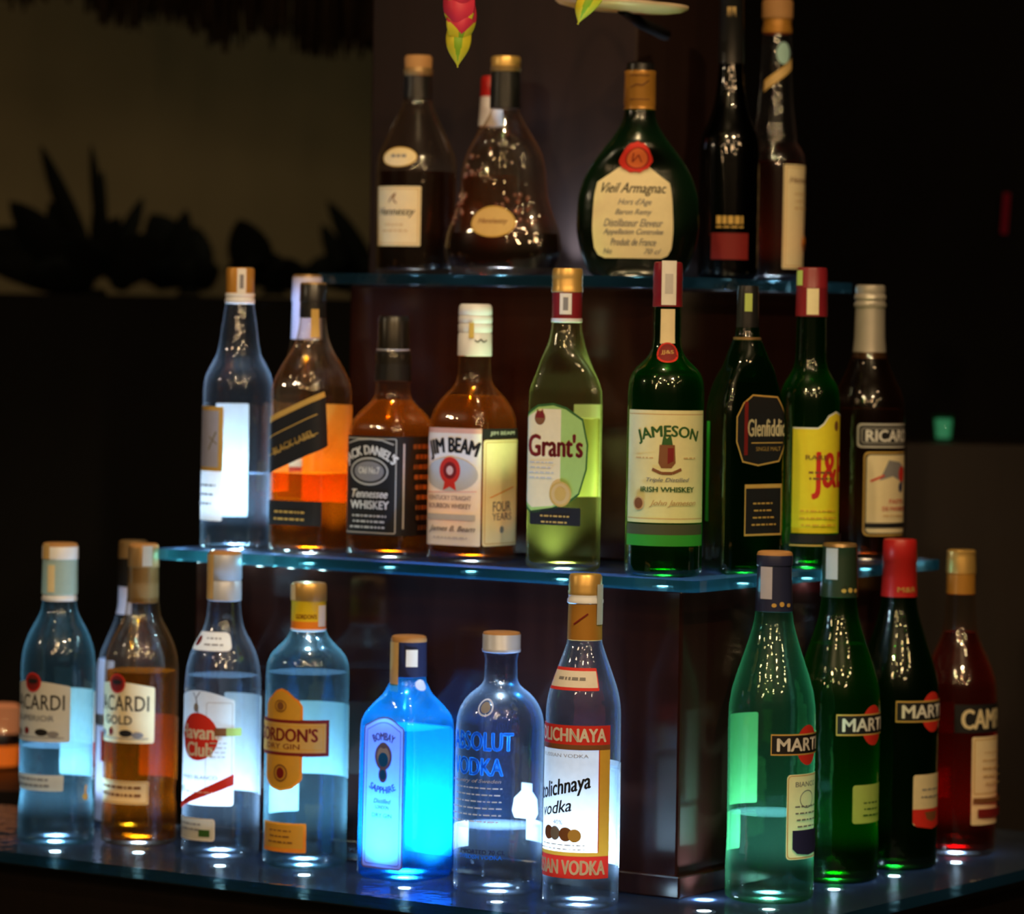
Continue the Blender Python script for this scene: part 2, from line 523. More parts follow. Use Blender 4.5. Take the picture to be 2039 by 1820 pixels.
class Bottle:
    """every length below is in photograph pixels at the bottle's distance; s turns them into metres"""
    def __init__(self, name, label, ab, z, prof, body_mat, group, faces=0, sharp=6.0, rot=0.0, flat=1.0, cat='bottle', wall=2.0, top=None):
        X, Y = P(*ab)
        self.ab = ab
        self.z = z
        self.s = Y / FPX
        # surface normal directions are given as seen from the camera
        self.view = math.atan2(X, Y)
        self.root = empty(name, (X, Y, z), label, cat, group)
        self.prof = prof
        self.R = pchip(prof)
        self.H = prof[-1][0]
        self.rmax = max(p[1] for p in prof)
        self.faces, self.sharp, self.rot, self.flat = faces, sharp, rad(rot), flat
        self.norm = 1.0
        self.xc = 0.0
        if faces or flat != 1.0:
            xs = [self.plan(2 * math.pi * k / 720, 1.0)[0] for k in range(720)]
            self.norm = 2.0 / (max(xs) - min(xs))
            self.xc = self.norm * (max(xs) + min(xs)) / 2
        self.glass(body_mat)
    def plan(self, al, t):
        """unit outline at local angle al (0 = face the bottle's front), t = how far from round"""
        g = 1.0
        if self.faces:
            q = 0.0
            for k in range(self.faces):
                c = math.cos(al - 2 * math.pi * k / self.faces)
                if c > 0:
                    q += c ** self.sharp
            g = q ** (-1.0 / self.sharp)
            g = 1 + (g - 1) * t
        fl = 1 + (self.flat - 1) * t
        x, y = g * math.sin(al), -g * fl * math.cos(al)
        c, s_ = math.cos(self.rot), math.sin(self.rot)
        n = 1 + (self.norm - 1) * t
        return n * (x * c - y * s_) - self.xc * t, n * (x * s_ + y * c)
    def tt(self, h):
        if not (self.faces or self.flat != 1.0):
            return 0.0
        r = self.R(h) / self.rmax
        q = min(1, max(0, (r - 0.45) / 0.4))
        return q * q * (3 - 2 * q)
    def surf(self, al, h, off=0.0):
        r = self.R(h) + off
        x, y = self.plan(al, self.tt(h))
        return Vector((r * x * self.s, r * y * self.s, h * self.s))
    def heights(self, h0, h1):
        hs, h = [h0], h0
        while h < h1 - 0.5:
            dr = abs(self.R(h + 4) - self.R(h)) / 4
            h = min(h1, h + (14 if dr < 0.02 else 6))
            hs.append(h)
        return hs
    def shell(self, name, hs, off, mat, cap_top=True, segs=64, rad_scale=None):
        bm = bmesh.new()
        rings = []
        for h in hs:
            rings.append([bm.verts.new(self.surf(2 * math.pi * k / segs, h, off)) for k in range(segs)])
        for a, b in zip(rings[:-1], rings[1:]):
            for k in range(segs):
                f = bm.faces.new((a[k], a[(k + 1) % segs], b[(k + 1) % segs], b[k]))
                f.smooth = True
        bm.faces.new(rings[0])
        if cap_top:
            bm.faces.new(rings[-1])
        o = bm_obj(name, bm, [mat], self.root)
        return autosmooth(o, 50)
    def glass(self, mat):
        self.body = self.shell('glass_body', self.heights(0.0, self.H), 0.0, mat)
    def liquid(self, level, mat, base=12, wall=4.5):
        hs = [base + 0.0] + [h for h in self.heights(base + 4, level)]
        return self.shell('liquid', hs, -wall, mat, True, 48)
    def cap(self, prof, mats, name='cap', zones=None):
        """prof: (h, r) going up; zones: material index for each segment"""
        bm = bmesh.new()
        s = self.s
        pr = [(0.0, prof[0][0])] + [(r, h) for h, r in prof] + [(0.0, prof[-1][0])]
        z = [0] + list(zones or [0] * (len(prof) - 1))
        z = z + [z[-1]]
        for i in range(len(pr) - 1):
            lathe_bm(bm, [(pr[i][0] * s, pr[i][1] * s), (pr[i + 1][0] * s, pr[i + 1][1] * s)], 36, z[i])
        bmesh.ops.remove_doubles(bm, verts=bm.verts[:], dist=1e-6)
        o = bm_obj(name, bm, mats if isinstance(mats, (list, tuple)) else [mats], self.root)
        self.lastcap = autosmooth(o, 40)
        return o
    # ---- printed things wrapped on the surface
    def sheet(self, name, psi, shapes, rfix=None, off=0.5, parent=None, lab=None, vref=None, part=None):
        """shapes are drawn in (u, v) pixels: u round the bottle from direction psi (degrees, right positive), v above the base"""
        s = self.s
        mats, out = [], bmesh.new()
        allv = []
        geo = []
        for i, sh in enumerate(shapes):
            vs, fs = shape_geo(sh)
            geo.append((sh[1], vs, fs))
            allv += [v[1] for v in vs]
        vm = vref if vref is not None else (min(allv) + max(allv)) / 2
        # arc table at the sheet's mid height
        t = self.tt(vm)
        rr = rfix if rfix else self.R(vm)
        def pl(al):
            if rfix:
                return rr * math.sin(al + self.rot), -rr * math.cos(al + self.rot)
            x, y = self.plan(al, t)
            return rr * x, rr * y
        N = 720
        psi_l = rad(psi) - self.rot
        arc_p, arc_n = [0.0], [0.0]
        for sign, arr in ((1, arc_p), (-1, arc_n)):
            prev = pl(psi_l)
            for k in range(1, N // 2 + 1):
                q = pl(psi_l + sign * 2 * math.pi * k / N)
                arr.append(arr[-1] + math.hypot(q[0] - prev[0], q[1] - prev[1]))
                prev = q
        def al_of(u):
            arr, sg = (arc_p, 1) if u >= 0 else (arc_n, -1)
            x = abs(u)
            lo, hi = 0, len(arr) - 1
            if x >= arr[-1]:
                return psi_l + sg * math.pi
            while hi - lo > 1:
                m = (lo + hi) // 2
                if arr[m] <= x:
                    lo = m
                else:
                    hi = m
            f = (x - arr[lo]) / max(1e-9, arr[hi] - arr[lo])
            return psi_l + sg * (lo + f) * 2 * math.pi / N
        for i, (mat, vs, fs) in enumerate(geo):
            if mat not in mats:
                mats.append(mat)
            mi = mats.index(mat)
            bm = bmesh.new()
            bv = [bm.verts.new((u, v, 0)) for u, v in vs]
            for f in fs:
                try:
                    bm.faces.new([bv[k] for k in f])
                except ValueError:
                    pass
            us = [v[0] for v in vs]
            vv = [v[1] for v in vs]
            for lo, hi, ax, st in ((min(us), max(us), 0, 5.0), (min(vv), max(vv), 1, 7.0)):
                if ax == 1 and abs(self.R(lo) - self.R(hi)) < 0.4:
                    continue
                k = math.floor(lo / st) + 1
                while k * st < hi:
                    co = [0, 0, 0]; no = [0, 0, 0]
                    co[ax] = k * st; no[ax] = 1
                    bmesh.ops.bisect_plane(bm, geom=bm.verts[:] + bm.edges[:] + bm.faces[:], plane_co=co, plane_no=no, dist=1e-4)
                    k += 1
            o_px = off + 0.16 * i
            idx = {}
            for v in bm.verts:
                al = al_of(v.co.x)
                h = v.co.y
                if rfix:
                    p = Vector(((rr + o_px) * math.sin(al + self.rot) * s, -(rr + o_px) * math.cos(al + self.rot) * s, h * s))
                else:
                    p = self.surf(al, h)
                    q1, q2 = self.surf(al - 0.01, h), self.surf(al + 0.01, h)
                    tg = q2 - q1
                    nn = Vector((tg.y, -tg.x, 0)).normalized()
                    p = p + nn * (o_px * s)
                idx[v] = out.verts.new(p)
            for f in bm.faces:
                try:
                    nf = out.faces.new([idx[v] for v in f.verts])
                    nf.material_index = mi
                    nf.smooth = True
                except ValueError:
                    pass
            bm.free()
        if parent is None and name in ('tax_strip', 'capsule_lettering', 'cap_lettering', 'cap_label', 'cap_mark'):
            parent = self.lastcap
        me = bpy.data.meshes.new(name)
        out.to_mesh(me)
        out.free()
        o = link(name, me, mats, parent or self.root)
        if lab:
            o['label'] = lab
        return o

def ellipse(u, v, rx, ry, n=28):
    return [(u + rx * math.cos(2 * math.pi * k / n), v + ry * math.sin(2 * math.pi * k / n)) for k in range(n)]

def rrect(u0, v0, u1, v1, r, arch=0.0):
    if r <= 0 and not arch:
        return [(u0, v0), (u1, v0), (u1, v1), (u0, v1)]
    pts = []
    for (cx, cy, a0) in ((u1 - r, v0 + r, -90), (u1 - r, v1 - r, 0), (u0 + r, v1 - r, 90), (u0 + r, v0 + r, 180)):
        for k in range(5):
            a = rad(a0 + 22.5 * k)
            pts.append((cx + r * math.cos(a), cy + r * math.sin(a)))
        if arch and a0 == 0:
            for k in range(1, 10):
                t = k / 10
                pts.append((u1 - r + (u0 + 2 * r - u1) * t, v1 + arch * math.sin(math.pi * t)))
    return pts

def ring_geo(outer, inner):
    n = len(outer)
    vs = outer + inner
    fs = [(k, (k + 1) % n, n + (k + 1) % n, n + k) for k in range(n)]
    return vs, fs

def shape_geo(sh):
    k = sh[0]
    if k == 'r':                       # rectangle: u0 v0 u1 v1 [radius, arch]
        u0, v0, u1, v1 = sh[2:6]
        pts = rrect(u0, v0, u1, v1, sh[6] if len(sh) > 6 else 0, sh[7] if len(sh) > 7 else 0)
        return pts, [tuple(range(len(pts)))]
    if k == 'p':
        return list(sh[2]), [tuple(range(len(sh[2])))]
    if k == 'c':                       # ellipse
        pts = ellipse(*sh[2:6])
        return pts, [tuple(range(len(pts)))]
    if k == 'o':                       # elliptic ring: u v rx ry thickness
        u, v, rx, ry, th = sh[2:7]
        return ring_geo(ellipse(u, v, rx, ry), ellipse(u, v, rx - th, ry - th))
    if k == 'f':                       # frame: u0 v0 u1 v1 thickness [radius, arch]
        u0, v0, u1, v1, th = sh[2:7]
        r = sh[7] if len(sh) > 7 else 0.01
        ar = sh[8] if len(sh) > 8 else 0
        return ring_geo(rrect(u0, v0, u1, v1, max(r, th + 0.5), ar), rrect(u0 + th, v0 + th, u1 - th, v1 - th, 0.5 if r <= th else r - th, ar))
    if k == 'l':                       # stroke along a polyline: pts, width
        pts, w = sh[2], sh[3]
        vs, fs = [], []
        for (p, q) in zip(pts[:-1], pts[1:]):
            d = Vector((q[0] - p[0], q[1] - p[1])).normalized() * (w / 2)
            n = Vector((-d.y, d.x))
            b = len(vs)
            vs += [(p[0] + n.x, p[1] + n.y), (p[0] - n.x, p[1] - n.y), (q[0] - n.x, q[1] - n.y), (q[0] + n.x, q[1] + n.y)]
            fs.append((b, b + 1, b + 2, b + 3))
        return vs, fs
    if k == 't':                       # text: string u v width height {bold shear arc tilt space}
        s, u, v, w, h = sh[2:7]
        op = sh[7] if len(sh) > 7 else {}
        vs, fs = text_geo(s, 0.0, op.get('shear', 0.0), op.get('space', 1.0))
        arc, tilt = op.get('arc', 0), rad(op.get('tilt', 0))
        res = []
        for x, y in vs:
            x, y = x * w, y * h
            if arc:
                a = x / abs(arc)
                if arc > 0:
                    x, y = (arc + y) * math.sin(a), (arc + y) * math.cos(a) - arc
                else:
                    x, y = (-arc - y) * math.sin(a), -arc - (-arc - y) * math.cos(a)
            if tilt:
                x, y = x * math.cos(tilt) - y * math.sin(tilt), x * math.sin(tilt) + y * math.cos(tilt)
            res.append((u + x, v + y))
        fat = op.get('fat', 0.4) * 0.045 * h
        if fat:
            n = len(res)
            base = list(res)
            res, f2 = [], []
            for j, (du, dv) in enumerate(((-fat, 0), (fat, 0), (0, fat * 0.6), (0, -fat * 0.6))):
                res += [(x + du, y + dv) for x, y in base]
                f2 += [tuple(k + j * n for k in f) for f in fs]
            fs = f2
        return res, fs
    raise ValueError(k)

# ---- papers, inks, glass colours
WHITE = paper('white label paper', (0.82, 0.82, 0.80), 0.14)
GLOWW = paper('thin white label paper', (0.84, 0.85, 0.88), 0.38)
BACKP = paper('white back label', (0.86, 0.90, 0.90), 0.3)
CREAM = paper('cream label paper', (0.80, 0.70, 0.45), 0.10)
GREYP = paper('grey cream label paper', (0.55, 0.53, 0.46), 0.05)
GOLDP = paper('gold label paper', (0.62, 0.40, 0.10), 0.06)
TAN = paper('tan label paper', (0.60, 0.42, 0.18), 0.06)
YELL = paper('yellow label paper', (0.82, 0.66, 0.03), 0.12)
LIME = paper('pale lime label paper', (0.45, 0.58, 0.16), 0.12)
LGREEN = paper('light green label paper', (0.38, 0.58, 0.16), 0.12)
DGREEN = paper('dark green print', (0.03, 0.10, 0.02), 0.02)
BLACK = paper('black print', (0.012, 0.012, 0.014), 0.0)
GREY = paper('grey print', (0.22, 0.22, 0.24), 0.02)
PALEG = paper('pale grey print', (0.52, 0.52, 0.54), 0.08)
RED = paper('red print', (0.62, 0.03, 0.02), 0.08)
DRED = paper('dark red print', (0.18, 0.012, 0.012), 0.03)
PINK = paper('pale pink print', (0.75, 0.45, 0.40), 0.08)
ORANGE = paper('orange print', (0.80, 0.26, 0.02), 0.08)
AMBP = paper('amber label paper', (0.66, 0.36, 0.04), 0.08)
BROWN = paper('brown print', (0.20, 0.08, 0.03), 0.03)
NAVY = paper('navy print', (0.02, 0.025, 0.10), 0.02)
BLUE = paper('bright blue print', (0.02, 0.26, 0.85), 0.6)
LAV = paper('lavender label paper', (0.50, 0.54, 0.80), 0.40)
LAVW = paper('bluish white wrap', (0.62, 0.64, 0.85), 0.3)
LAVD = paper('violet grey print', (0.14, 0.14, 0.34), 0.05)
GOLDI = paper('gold print', (0.55, 0.36, 0.10), 0.02, 0.35)
SILVI = paper('silver print', (0.42, 0.42, 0.40), 0.02)

C_GOLD = solid('gold cap metal', (0.72, 0.46, 0.14), 0.35, 0.6)
C_OLDG = solid('dull bronze capsule', (0.30, 0.19, 0.08), 0.4, 0.5)
C_WHITE = solid('white cap plastic', (0.74, 0.78, 0.88), 0.35)  # slight LED blue mixed into the white
C_SILV = solid('silver cap metal', (0.54, 0.60, 0.78), 0.35, 0.3)  # bluish light of the neighbouring LED is put into this colour
C_BLACK = solid('black capsule', (0.012, 0.012, 0.013), 0.3)
C_NAVY = solid('navy capsule', (0.02, 0.025, 0.07), 0.3)
C_RED = solid('red capsule', (0.44, 0.016, 0.016), 0.35)
C_DRED = solid('dark red capsule', (0.20, 0.012, 0.02), 0.35)
C_MINT = paper('pale mint capsule', (0.62, 0.82, 0.78), 0.5)
C_YELL = solid('yellow cap plastic', (0.85, 0.62, 0.02), 0.35)
C_ORNG = solid('orange cap band', (0.85, 0.26, 0.02), 0.35)
C_CORKWARM = solid('cork wood and painted warm cap tops', (0.42, 0.22, 0.08), 0.7)  # also paints the warm lamp light on several cap tops
C_AMB = solid('amber brown cap', (0.50, 0.24, 0.04), 0.35, 0.3)
C_GREY = solid('grey foil capsule', (0.42, 0.39, 0.34), 0.38, 0.4)
C_DGRN = solid('dark green capsule', (0.02, 0.035, 0.02), 0.35)

G_CLEAR = glass('clear flint glass', (0.93, 0.96, 0.97), (0.62, 0.70, 0.76), 0.006, 0.36, (0.62, 0.76, 0.95))
G_CYAN = glass('clear glass with a cyan cast', (0.80, 0.95, 0.97), (0.42, 0.66, 0.72), 0.012, 0.40, (0.35, 0.75, 0.90))
G_AQUA = glass('pale green glass', (0.60, 0.90, 0.68), (0.20, 0.55, 0.28), 0.016, 0.45, (0.16, 0.75, 0.34))
G_BLUE = glass('sapphire blue glass', (0.36, 0.80, 0.98), (0.04, 0.26, 0.72), 0.07, 0.25, (0.05, 0.55, 1.0))
G_GREEN = glass('dark green glass', (0.05, 0.33, 0.06), (0.01, 0.11, 0.015), 0.025, 0.20, (0.02, 0.42, 0.04))
G_LIME = glass('pale yellow green glass', (0.93, 0.95, 0.80), (0.52, 0.60, 0.26), 0.010, 0.34, (0.70, 0.78, 0.25))
G_AMBC = glass('clear glass over whiskey', (0.93, 0.90, 0.84), (0.60, 0.48, 0.32), 0.012, 0.30, (0.80, 0.62, 0.35))
G_BROWN = glass('smoky brown glass', (0.40, 0.28, 0.18), (0.10, 0.06, 0.03), 0.012, 0.15, (0.40, 0.25, 0.10))
G_DARKG = glass('black green satin glass', (0.03, 0.07, 0.035), (0.01, 0.03, 0.012), 0.10, 0.30, (0.045, 0.085, 0.025), 0.8, 0.22)
G_WINE = glass('black wine glass', (0.015, 0.02, 0.012), (0.005, 0.008, 0.005), 0.01, 0.05, (0.02, 0.03, 0.015))

L_CLEAR = glass('clear spirit', (0.95, 0.98, 1.0), (0.82, 0.90, 0.97), 0.008, 0.10, (0.5, 0.72, 1.0), 0.6)
L_GOLD = glass('golden rum', (0.86, 0.45, 0.06), (0.60, 0.24, 0.02), 0.05, 0.2, (0.85, 0.38, 0.03), 0.6)
L_AMBER = glass('amber whiskey', (0.78, 0.34, 0.04), (0.50, 0.16, 0.01), 0.05, 0.2, (0.85, 0.32, 0.02), 0.6)
L_DARK = glass('deep brown cognac', (0.20, 0.045, 0.012), (0.08, 0.012, 0.004), 0.02, 0.08, (0.30, 0.06, 0.01), 0.6)
L_GREEN = glass('liquid in green glass', (0.35, 0.62, 0.30), (0.2, 0.45, 0.15), 0.01, 0.1, (0.05, 0.5, 0.06), 0.6)
L_BLACKG = glass('dark vermouth', (0.10, 0.16, 0.06), (0.05, 0.09, 0.03), 0.01, 0.1, (0.04, 0.12, 0.02), 0.6)
L_LIME = glass('pale straw whisky', (0.95, 0.93, 0.66), (0.78, 0.72, 0.34), 0.01, 0.10, (0.75, 0.70, 0.18), 0.6)
L_RED = glass('deep red bitter', (0.40, 0.01, 0.015), (0.20, 0.004, 0.006), 0.03, 0.1, (0.55, 0.01, 0.02), 0.6)
L_BROWN = glass('brown aniseed liqueur', (0.45, 0.22, 0.06), (0.25, 0.10, 0.02), 0.03, 0.1, (0.5, 0.2, 0.03), 0.6)

GR_B = 'bottles on the bottom glass shelf'
GR_M = 'bottles on the middle glass shelf'
GR_T = 'bottles on the top glass shelf'
def LA(px, b, z):
    return (solve_a(px, b, z), b)
def RA(px, a, z):
    return (a, solve_b(px, a, z))
def lit(b, par, power=2.0, cone=96):
    led(b.ab[0], b.ab[1], b.z, par, power, cone)

def lines(mat, u, v0, n, dv, w, h=3.0, seed=1):
    """rows of small print too small to read"""
    r = random.Random(seed)
    out = []
    for i in range(n):
        ww = w * r.uniform(0.75, 1.0)
        x = u - ww / 2
        while x < u + ww / 2 - 3:
            l = r.uniform(4, 14)
            out.append(('r', mat, x, v0 - i * dv - h / 2, min(x + l, u + ww / 2), v0 - i * dv + h / 2))
            x += l + 3
    return out

# ============================================================ bottom row, left face
def rum_label(b, extra, base, bat_v):
    sh = [('r', base, -76, 205, 78, 316, 5, 9)]
    sh += [('t', BLACK, 'BACARDI', 0, 283, 132, 30, {'space': 1.05})]
    sh += [('c', GREY, -46, 222, 13, 7), ('c', DRED, -16, 226, 7, 7), ('c', BLACK, 20, 224, 14, 7), ('c', GREY, 44, 221, 12, 6),
           ('l', GREY, [(-66, 214), (66, 214)], 1.6)]
    sh += extra
    b.sheet('label', -34, sh)
    # dark red roundel with the flying bat standing on the label's top edge
    bat = [(0, 6), (4, 9), (7, 5), (13, 7), (10, 0), (6, -3), (2, -1), (0, -6), (-2, -1), (-6, -3), (-10, 0), (-13, 7), (-7, 5), (-4, 9)]
    b.sheet('roundel', -34, [('c', DRED, 0, bat_v, 19, 19), ('o', RED, 0, bat_v, 19, 19, 3), ('p', BLACK, [(x, y + bat_v) for x, y in bat])],
            off=2.2, lab='dark red round bat emblem')

RUM = [(0, 66), (3, 73), (10, 76), (30, 76), (75, 74), (105, 71), (135, 74), (300, 74), (345, 74), (372, 72), (400, 65), (425, 54), (445, 43), (462, 36), (484, 33), (500, 31.5), (582, 31)]
b = Bottle('rum_bottle', 'clear cyan tinted rum bottle with pale mint cap, leftmost on the bottom shelf', LA(110, -0.085, Z_BAR), Z_BAR, RUM, G_CYAN, GR_B)
b.liquid(192, L_CLEAR)
b.cap([(480, 35), (486, 35.5), (488, 34), (492, 34), (494, 36), (562, 35), (563, 36.5), (588, 36), (594, 33), (595, 30)], [C_MINT, C_WHITE, C_CORKWARM], zones=[1, 1, 1, 0, 0, 0, 1, 2, 2])
b.sheet('tax_strip', -20, [('r', CREAM, -9, 498, 7, 552)], rfix=36.5)
b.sheet('tax_strip', -44, [('r', TAN, -10, 563, 10, 594)], rfix=36.8)
rum_label(b, [('t', GREY, 'SUPERIOR', 0, 252, 92, 11)], GREYP, 322)
b.sheet('lower_label', -34, [('r', GREYP, -74, 108, 66, 140, 3), *lines(GREY, -6, 131, 2, 12, 110, 4, 3)])
b.sheet('back_label', 128, [('r', BACKP, -62, 125, 70, 300, 4), ('r', RED, -62, 130, -36, 200)])
b.sheet('medal_mark', 60, [('c', GOLDI, 0, 95, 9, 7), ('r', GOLDI, -3, 98, 4, 118)], lab='small gold medal mark')
lit(b, counter, 2.6)

b = Bottle('rum_bottle', 'golden rum bottle with dull bronze cap, second from the left on the bottom shelf', LA(276, -0.035, Z_BAR), Z_BAR, [(h * 0.985, r * 0.99) for h, r in RUM], G_AMBC, GR_B)
b.liquid(343, L_GOLD)
b.cap([(478, 27), (479, 31), (484, 31.5), (520, 31), (548, 30), (549, 31.5), (588, 30.5), (594, 28), (596, 24)], [C_OLDG, C_CORKWARM], zones=[0, 0, 0, 0, 0, 0, 1, 1])
b.sheet('tax_strip', 20, [('r', SILVI, -10, 552, 10, 592)], rfix=31.8)
rum_label(b, [('t', BLACK, 'GOLD', 0, 250, 66, 17)], CREAM, 322)
b.sheet('lower_label', -34, [('r', CREAM, -74, 84, 66, 130, 3), ('f', GOLDI, -72, 86, 64, 128, 2), *lines(BROWN, -4, 117, 2, 15, 120, 5, 5)])
b.sheet('back_label', 140, [('r', BACKP, -60, 125, 60, 250, 4)])
lit(b, counter, 1.5)

b = Bottle('white_bottle', 'white labelled bottle half hidden behind the golden rum bottle', LA(256, 0.065, Z_BAR), Z_BAR,
           [(0, 60), (4, 66), (10, 67), (300, 67), (335, 63), (370, 50), (410, 34), (440, 28), (555, 26)], G_CLEAR, GR_B)
b.cap([(475, 27), (476, 29), (530, 29), (531, 30), (562, 29), (566, 25)], [C_BLACK, C_OLDG], zones=[0, 0, 0, 1, 1])
b.sheet('label', -70, [('r', LAVW, -60, 12, 52, 200), ('r', LAVW, -60, 222, 52, 330, 4), ('r', GREY, -60, 200, 52, 222), ('r', RED, 20, 130, 52, 190)])
b.sheet('neck_label', -60, [('r', LAVW, -40, 420, 30, 474)], off=1.0)
lit(b, counter, 2.0)

HAV = [(0, 68), (3, 74), (10, 77), (70, 77), (335, 76), (365, 74), (395, 68), (420, 58), (442, 46), (462, 38), (485, 34), (515, 32), (598, 31)]
b = Bottle('rum_bottle', 'clear rum bottle with a red disc on its white label, third on bottom shelf', LA(438, -0.055, Z_BAR), Z_BAR, HAV, G_CLEAR, GR_B)
b.liquid(360, L_CLEAR)
b.cap([(508, 31), (509, 34), (545, 34), (547, 33), (550, 33), (552, 34.5), (600, 33.5), (606, 31), (607, 27)], [C_SILV, C_CORKWARM], zones=[0, 0, 0, 0, 0, 0, 1, 1])
b.sheet('tax_strip', -55, [('r', TAN, -14, 512, 12, 600)], rfix=35)
b.sheet('label', -34, [('r', GLOWW, -76, 108, 76, 318, 6, 16), ('f', PALEG, 18, 116, 72, 312, 1.5, 5),
    ('c', RED, -2, 243, 46, 47), ('t', WHITE, 'Havana', 0, 252, 104, 27, {'fat': 1}), ('t', WHITE, 'Club', 2, 218, 62, 27, {'fat': 1}),
    ('l', GREY, [(0, 290), (-6, 318)], 3), ('l', GREY, [(-6, 318), (-14, 330)], 2), ('l', GREY, [(-6, 318), (4, 332)], 2), ('c', GREY, -5, 300, 6, 9),
    ('t', GREY, 'ANEJO BLANCO', -2, 162, 90, 9), ('p', RED, [(-66, 102), (-58, 96), (76, 150), (76, 172)]),
    *lines(PINK, 4, 134, 1, 8, 70, 3, 2), ('t', DGREEN, '40', -44, 138, 18, 12), *lines(PALEG, 44, 232, 4, 9, 40, 2.5, 8)])
b.sheet('seal_strip', 8, [('r', BROWN, -20, 246, 3, 262), ('r', LIME, 3, 246, 34, 262)], off=1.8, lab='brown and green seal strip across the label edge')
b.sheet('neck_label', -30, [('r', WHITE, -46, 412, 46, 448, 10), ('c', DRED, -28, 430, 9, 10), *lines(GREY, 12, 436, 2, 12, 44, 3, 4)], off=1.2)
b.sheet('lower_label', -34, [('r', GREYP, -70, 38, 40, 82, 6), ('f', WHITE, -70, 38, 40, 82, 2.5, 6), ('r', DGREEN, 6, 46, 30, 60), *lines(GREY, -20, 70, 2, 10, 70, 3, 9)])
b.sheet('back_label', 128, [('r', BACKP, -58, 122, 72, 318, 4), ('r', PALEG, 10, 160, 40, 230)])
lit(b, counter, 3.2)

b = Bottle('gin_bottle', 'clear gin bottle with yellow cap and orange plaque label, fourth on the bottom shelf', LA(606, -0.05, Z_BAR), Z_BAR,
           [(0, 74), (3, 81), (10, 84), (60, 83), (375, 83), (400, 81), (418, 74), (432, 62), (446, 48), (458, 39), (470, 35), (556, 33)], G_CYAN, GR_B)
b.liquid(384, L_CLEAR)
b.cap([(466, 33), (467, 35.5), (471, 36), (472, 35), (486, 35), (487, 35), (524, 34.5), (526, 36), (556, 35), (561, 33), (562, 29)], [C_YELL, C_ORNG, C_WHITE, C_GOLD], zones=[2, 2, 1, 1, 0, 0, 0, 3, 3, 3])
b.sheet('cap_lettering', -6, [('t', DRED, "GORDON'S", 0, 496, 44, 9)], rfix=35.4)
b.sheet('tax_strip', 48, [('r', WHITE, -8, 476, 14, 518)], rfix=35.6)
b.sheet('tax_strip', -60, [('r', CREAM, -12, 528, 10, 558)], rfix=36.4)
top = [(-46, 292), (-46, 322), (-38, 334), (-28, 340), (-14, 352), (0, 357), (14, 352), (28, 340), (38, 334), (46, 322), (46, 292)]
bot = [(-46, 228), (-46, 180), (-40, 172), (-26, 160), (0, 154), (26, 160), (40, 172), (46, 180), (46, 228)]
def inset(pts, c, k):
    return [(c[0] + (x - c[0]) * k, c[1] + (y - c[1]) * k) for x, y in pts]
b.sheet('label', -34, [('p', ORANGE, top), ('p', ORANGE, list(reversed(bot))), ('r', DRED, -100, 224, 100, 296),
    ('p', AMBP, inset(top, (0, 318), 0.88)), ('p', AMBP, list(reversed(inset(bot, (0, 200), 0.88)))), ('r', GOLDP, -93, 231, 93, 289),
    ('f', AMBP, -88, 236, 88, 284, 2), ('t', DRED, "GORDON'S", 0, 266, 150, 26, {'fat': 1}), ('t', DRED, 'DRY GIN', 0, 243, 80, 10),
    ('c', BROWN, -2, 322, 8, 8), ('o', BROWN, -2, 322, 14, 12, 2), ('c', DRED, 0, 190, 9, 11), ('o', BROWN, 0, 190, 16, 17, 3)])
b.sheet('lower_label', -34, [('r', ORANGE, -54, 34, 56, 92, 3), ('r', AMBP, -48, 42, 50, 88, 2), *lines(BROWN, 0, 76, 3, 11, 70, 2.5, 3)])
b.sheet('back_label', 134, [('r', BACKP, -58, 172, 88, 318, 3)])
b.sheet('back_label', -140, [('r', BACKP, -40, 96, 34, 164, 2)])
lit(b, counter, 3.2)

b = Bottle('gin_bottle', 'square blue glass gin bottle with arched lavender label, middle of the bottom shelf', LA(806, -0.055, Z_BAR), Z_BAR,
           [(0, 82), (4, 90), (14, 95), (200, 94), (296, 93), (312, 91), (328, 84), (346, 68), (362, 52), (378, 42), (392, 36), (410, 34), (472, 32)], G_BLUE, GR_B, faces=4, sharp=9, rot=-38)
b.liquid(300, glass('gin behind blue glass', (0.55, 0.85, 1.0), (0.35, 0.7, 1.0), 0.05, 0.1, (0.05, 0.5, 1.0), 0))
b.cap([(400, 34), (401, 36.5), (470, 35.5), (474, 36), (480, 34), (482, 30)], [C_NAVY, C_CORKWARM], zones=[0, 0, 1, 1, 1])
b.sheet('tax_strip', -52, [('r', TAN, -14, 372, 14, 470)], rfix=37.4)
b.sheet('cap_label', 12, [('r', WHITE, -12, 422, 12, 456)], rfix=37.0)
b.sheet('neck_label', 40, [('c', WHITE, 0, 386, 12, 11)], off=2.5)
arcb = {'arc': 60, 'fat': 1}
b.sheet('label', -38, [('r', LAV, -52, 24, 52, 308, 8, 16), ('f', LAVD, -52, 24, 52, 308, 3, 8, 16), ('f', LAVD, -44, 32, 44, 300, 1.6, 6, 14),
    ('t', LAVD, 'BOMBAY', 0, 286, 56, 15, arcb), ('c', LAVD, 0, 246, 22, 27), ('c', LAV, 0, 246, 16, 20), ('c', LAVD, 0, 268, 10, 6), ('c', BLUE, 0, 240, 13, 14), ('c', LAVD, 0, 210, 11, 15), ('c', BLUE, 0, 210, 8, 10),
    ('t', LAVD, 'SAPPHIRE', 0, 180, 66, 13, {'arc': -60, 'fat': 1}), ('t', LAVD, 'Distilled', 0, 158, 44, 9, {'shear': 0.3}), ('t', LAVD, 'LONDON', 0, 146, 34, 7), ('t', LAVD, 'DRY GIN', 0, 130, 50, 8)])
b.sheet('back_label', 142, [('r', paper('cyan back label', (0.10, 0.75, 0.95), 0.1), -60, 40, 60, 296, 6)])
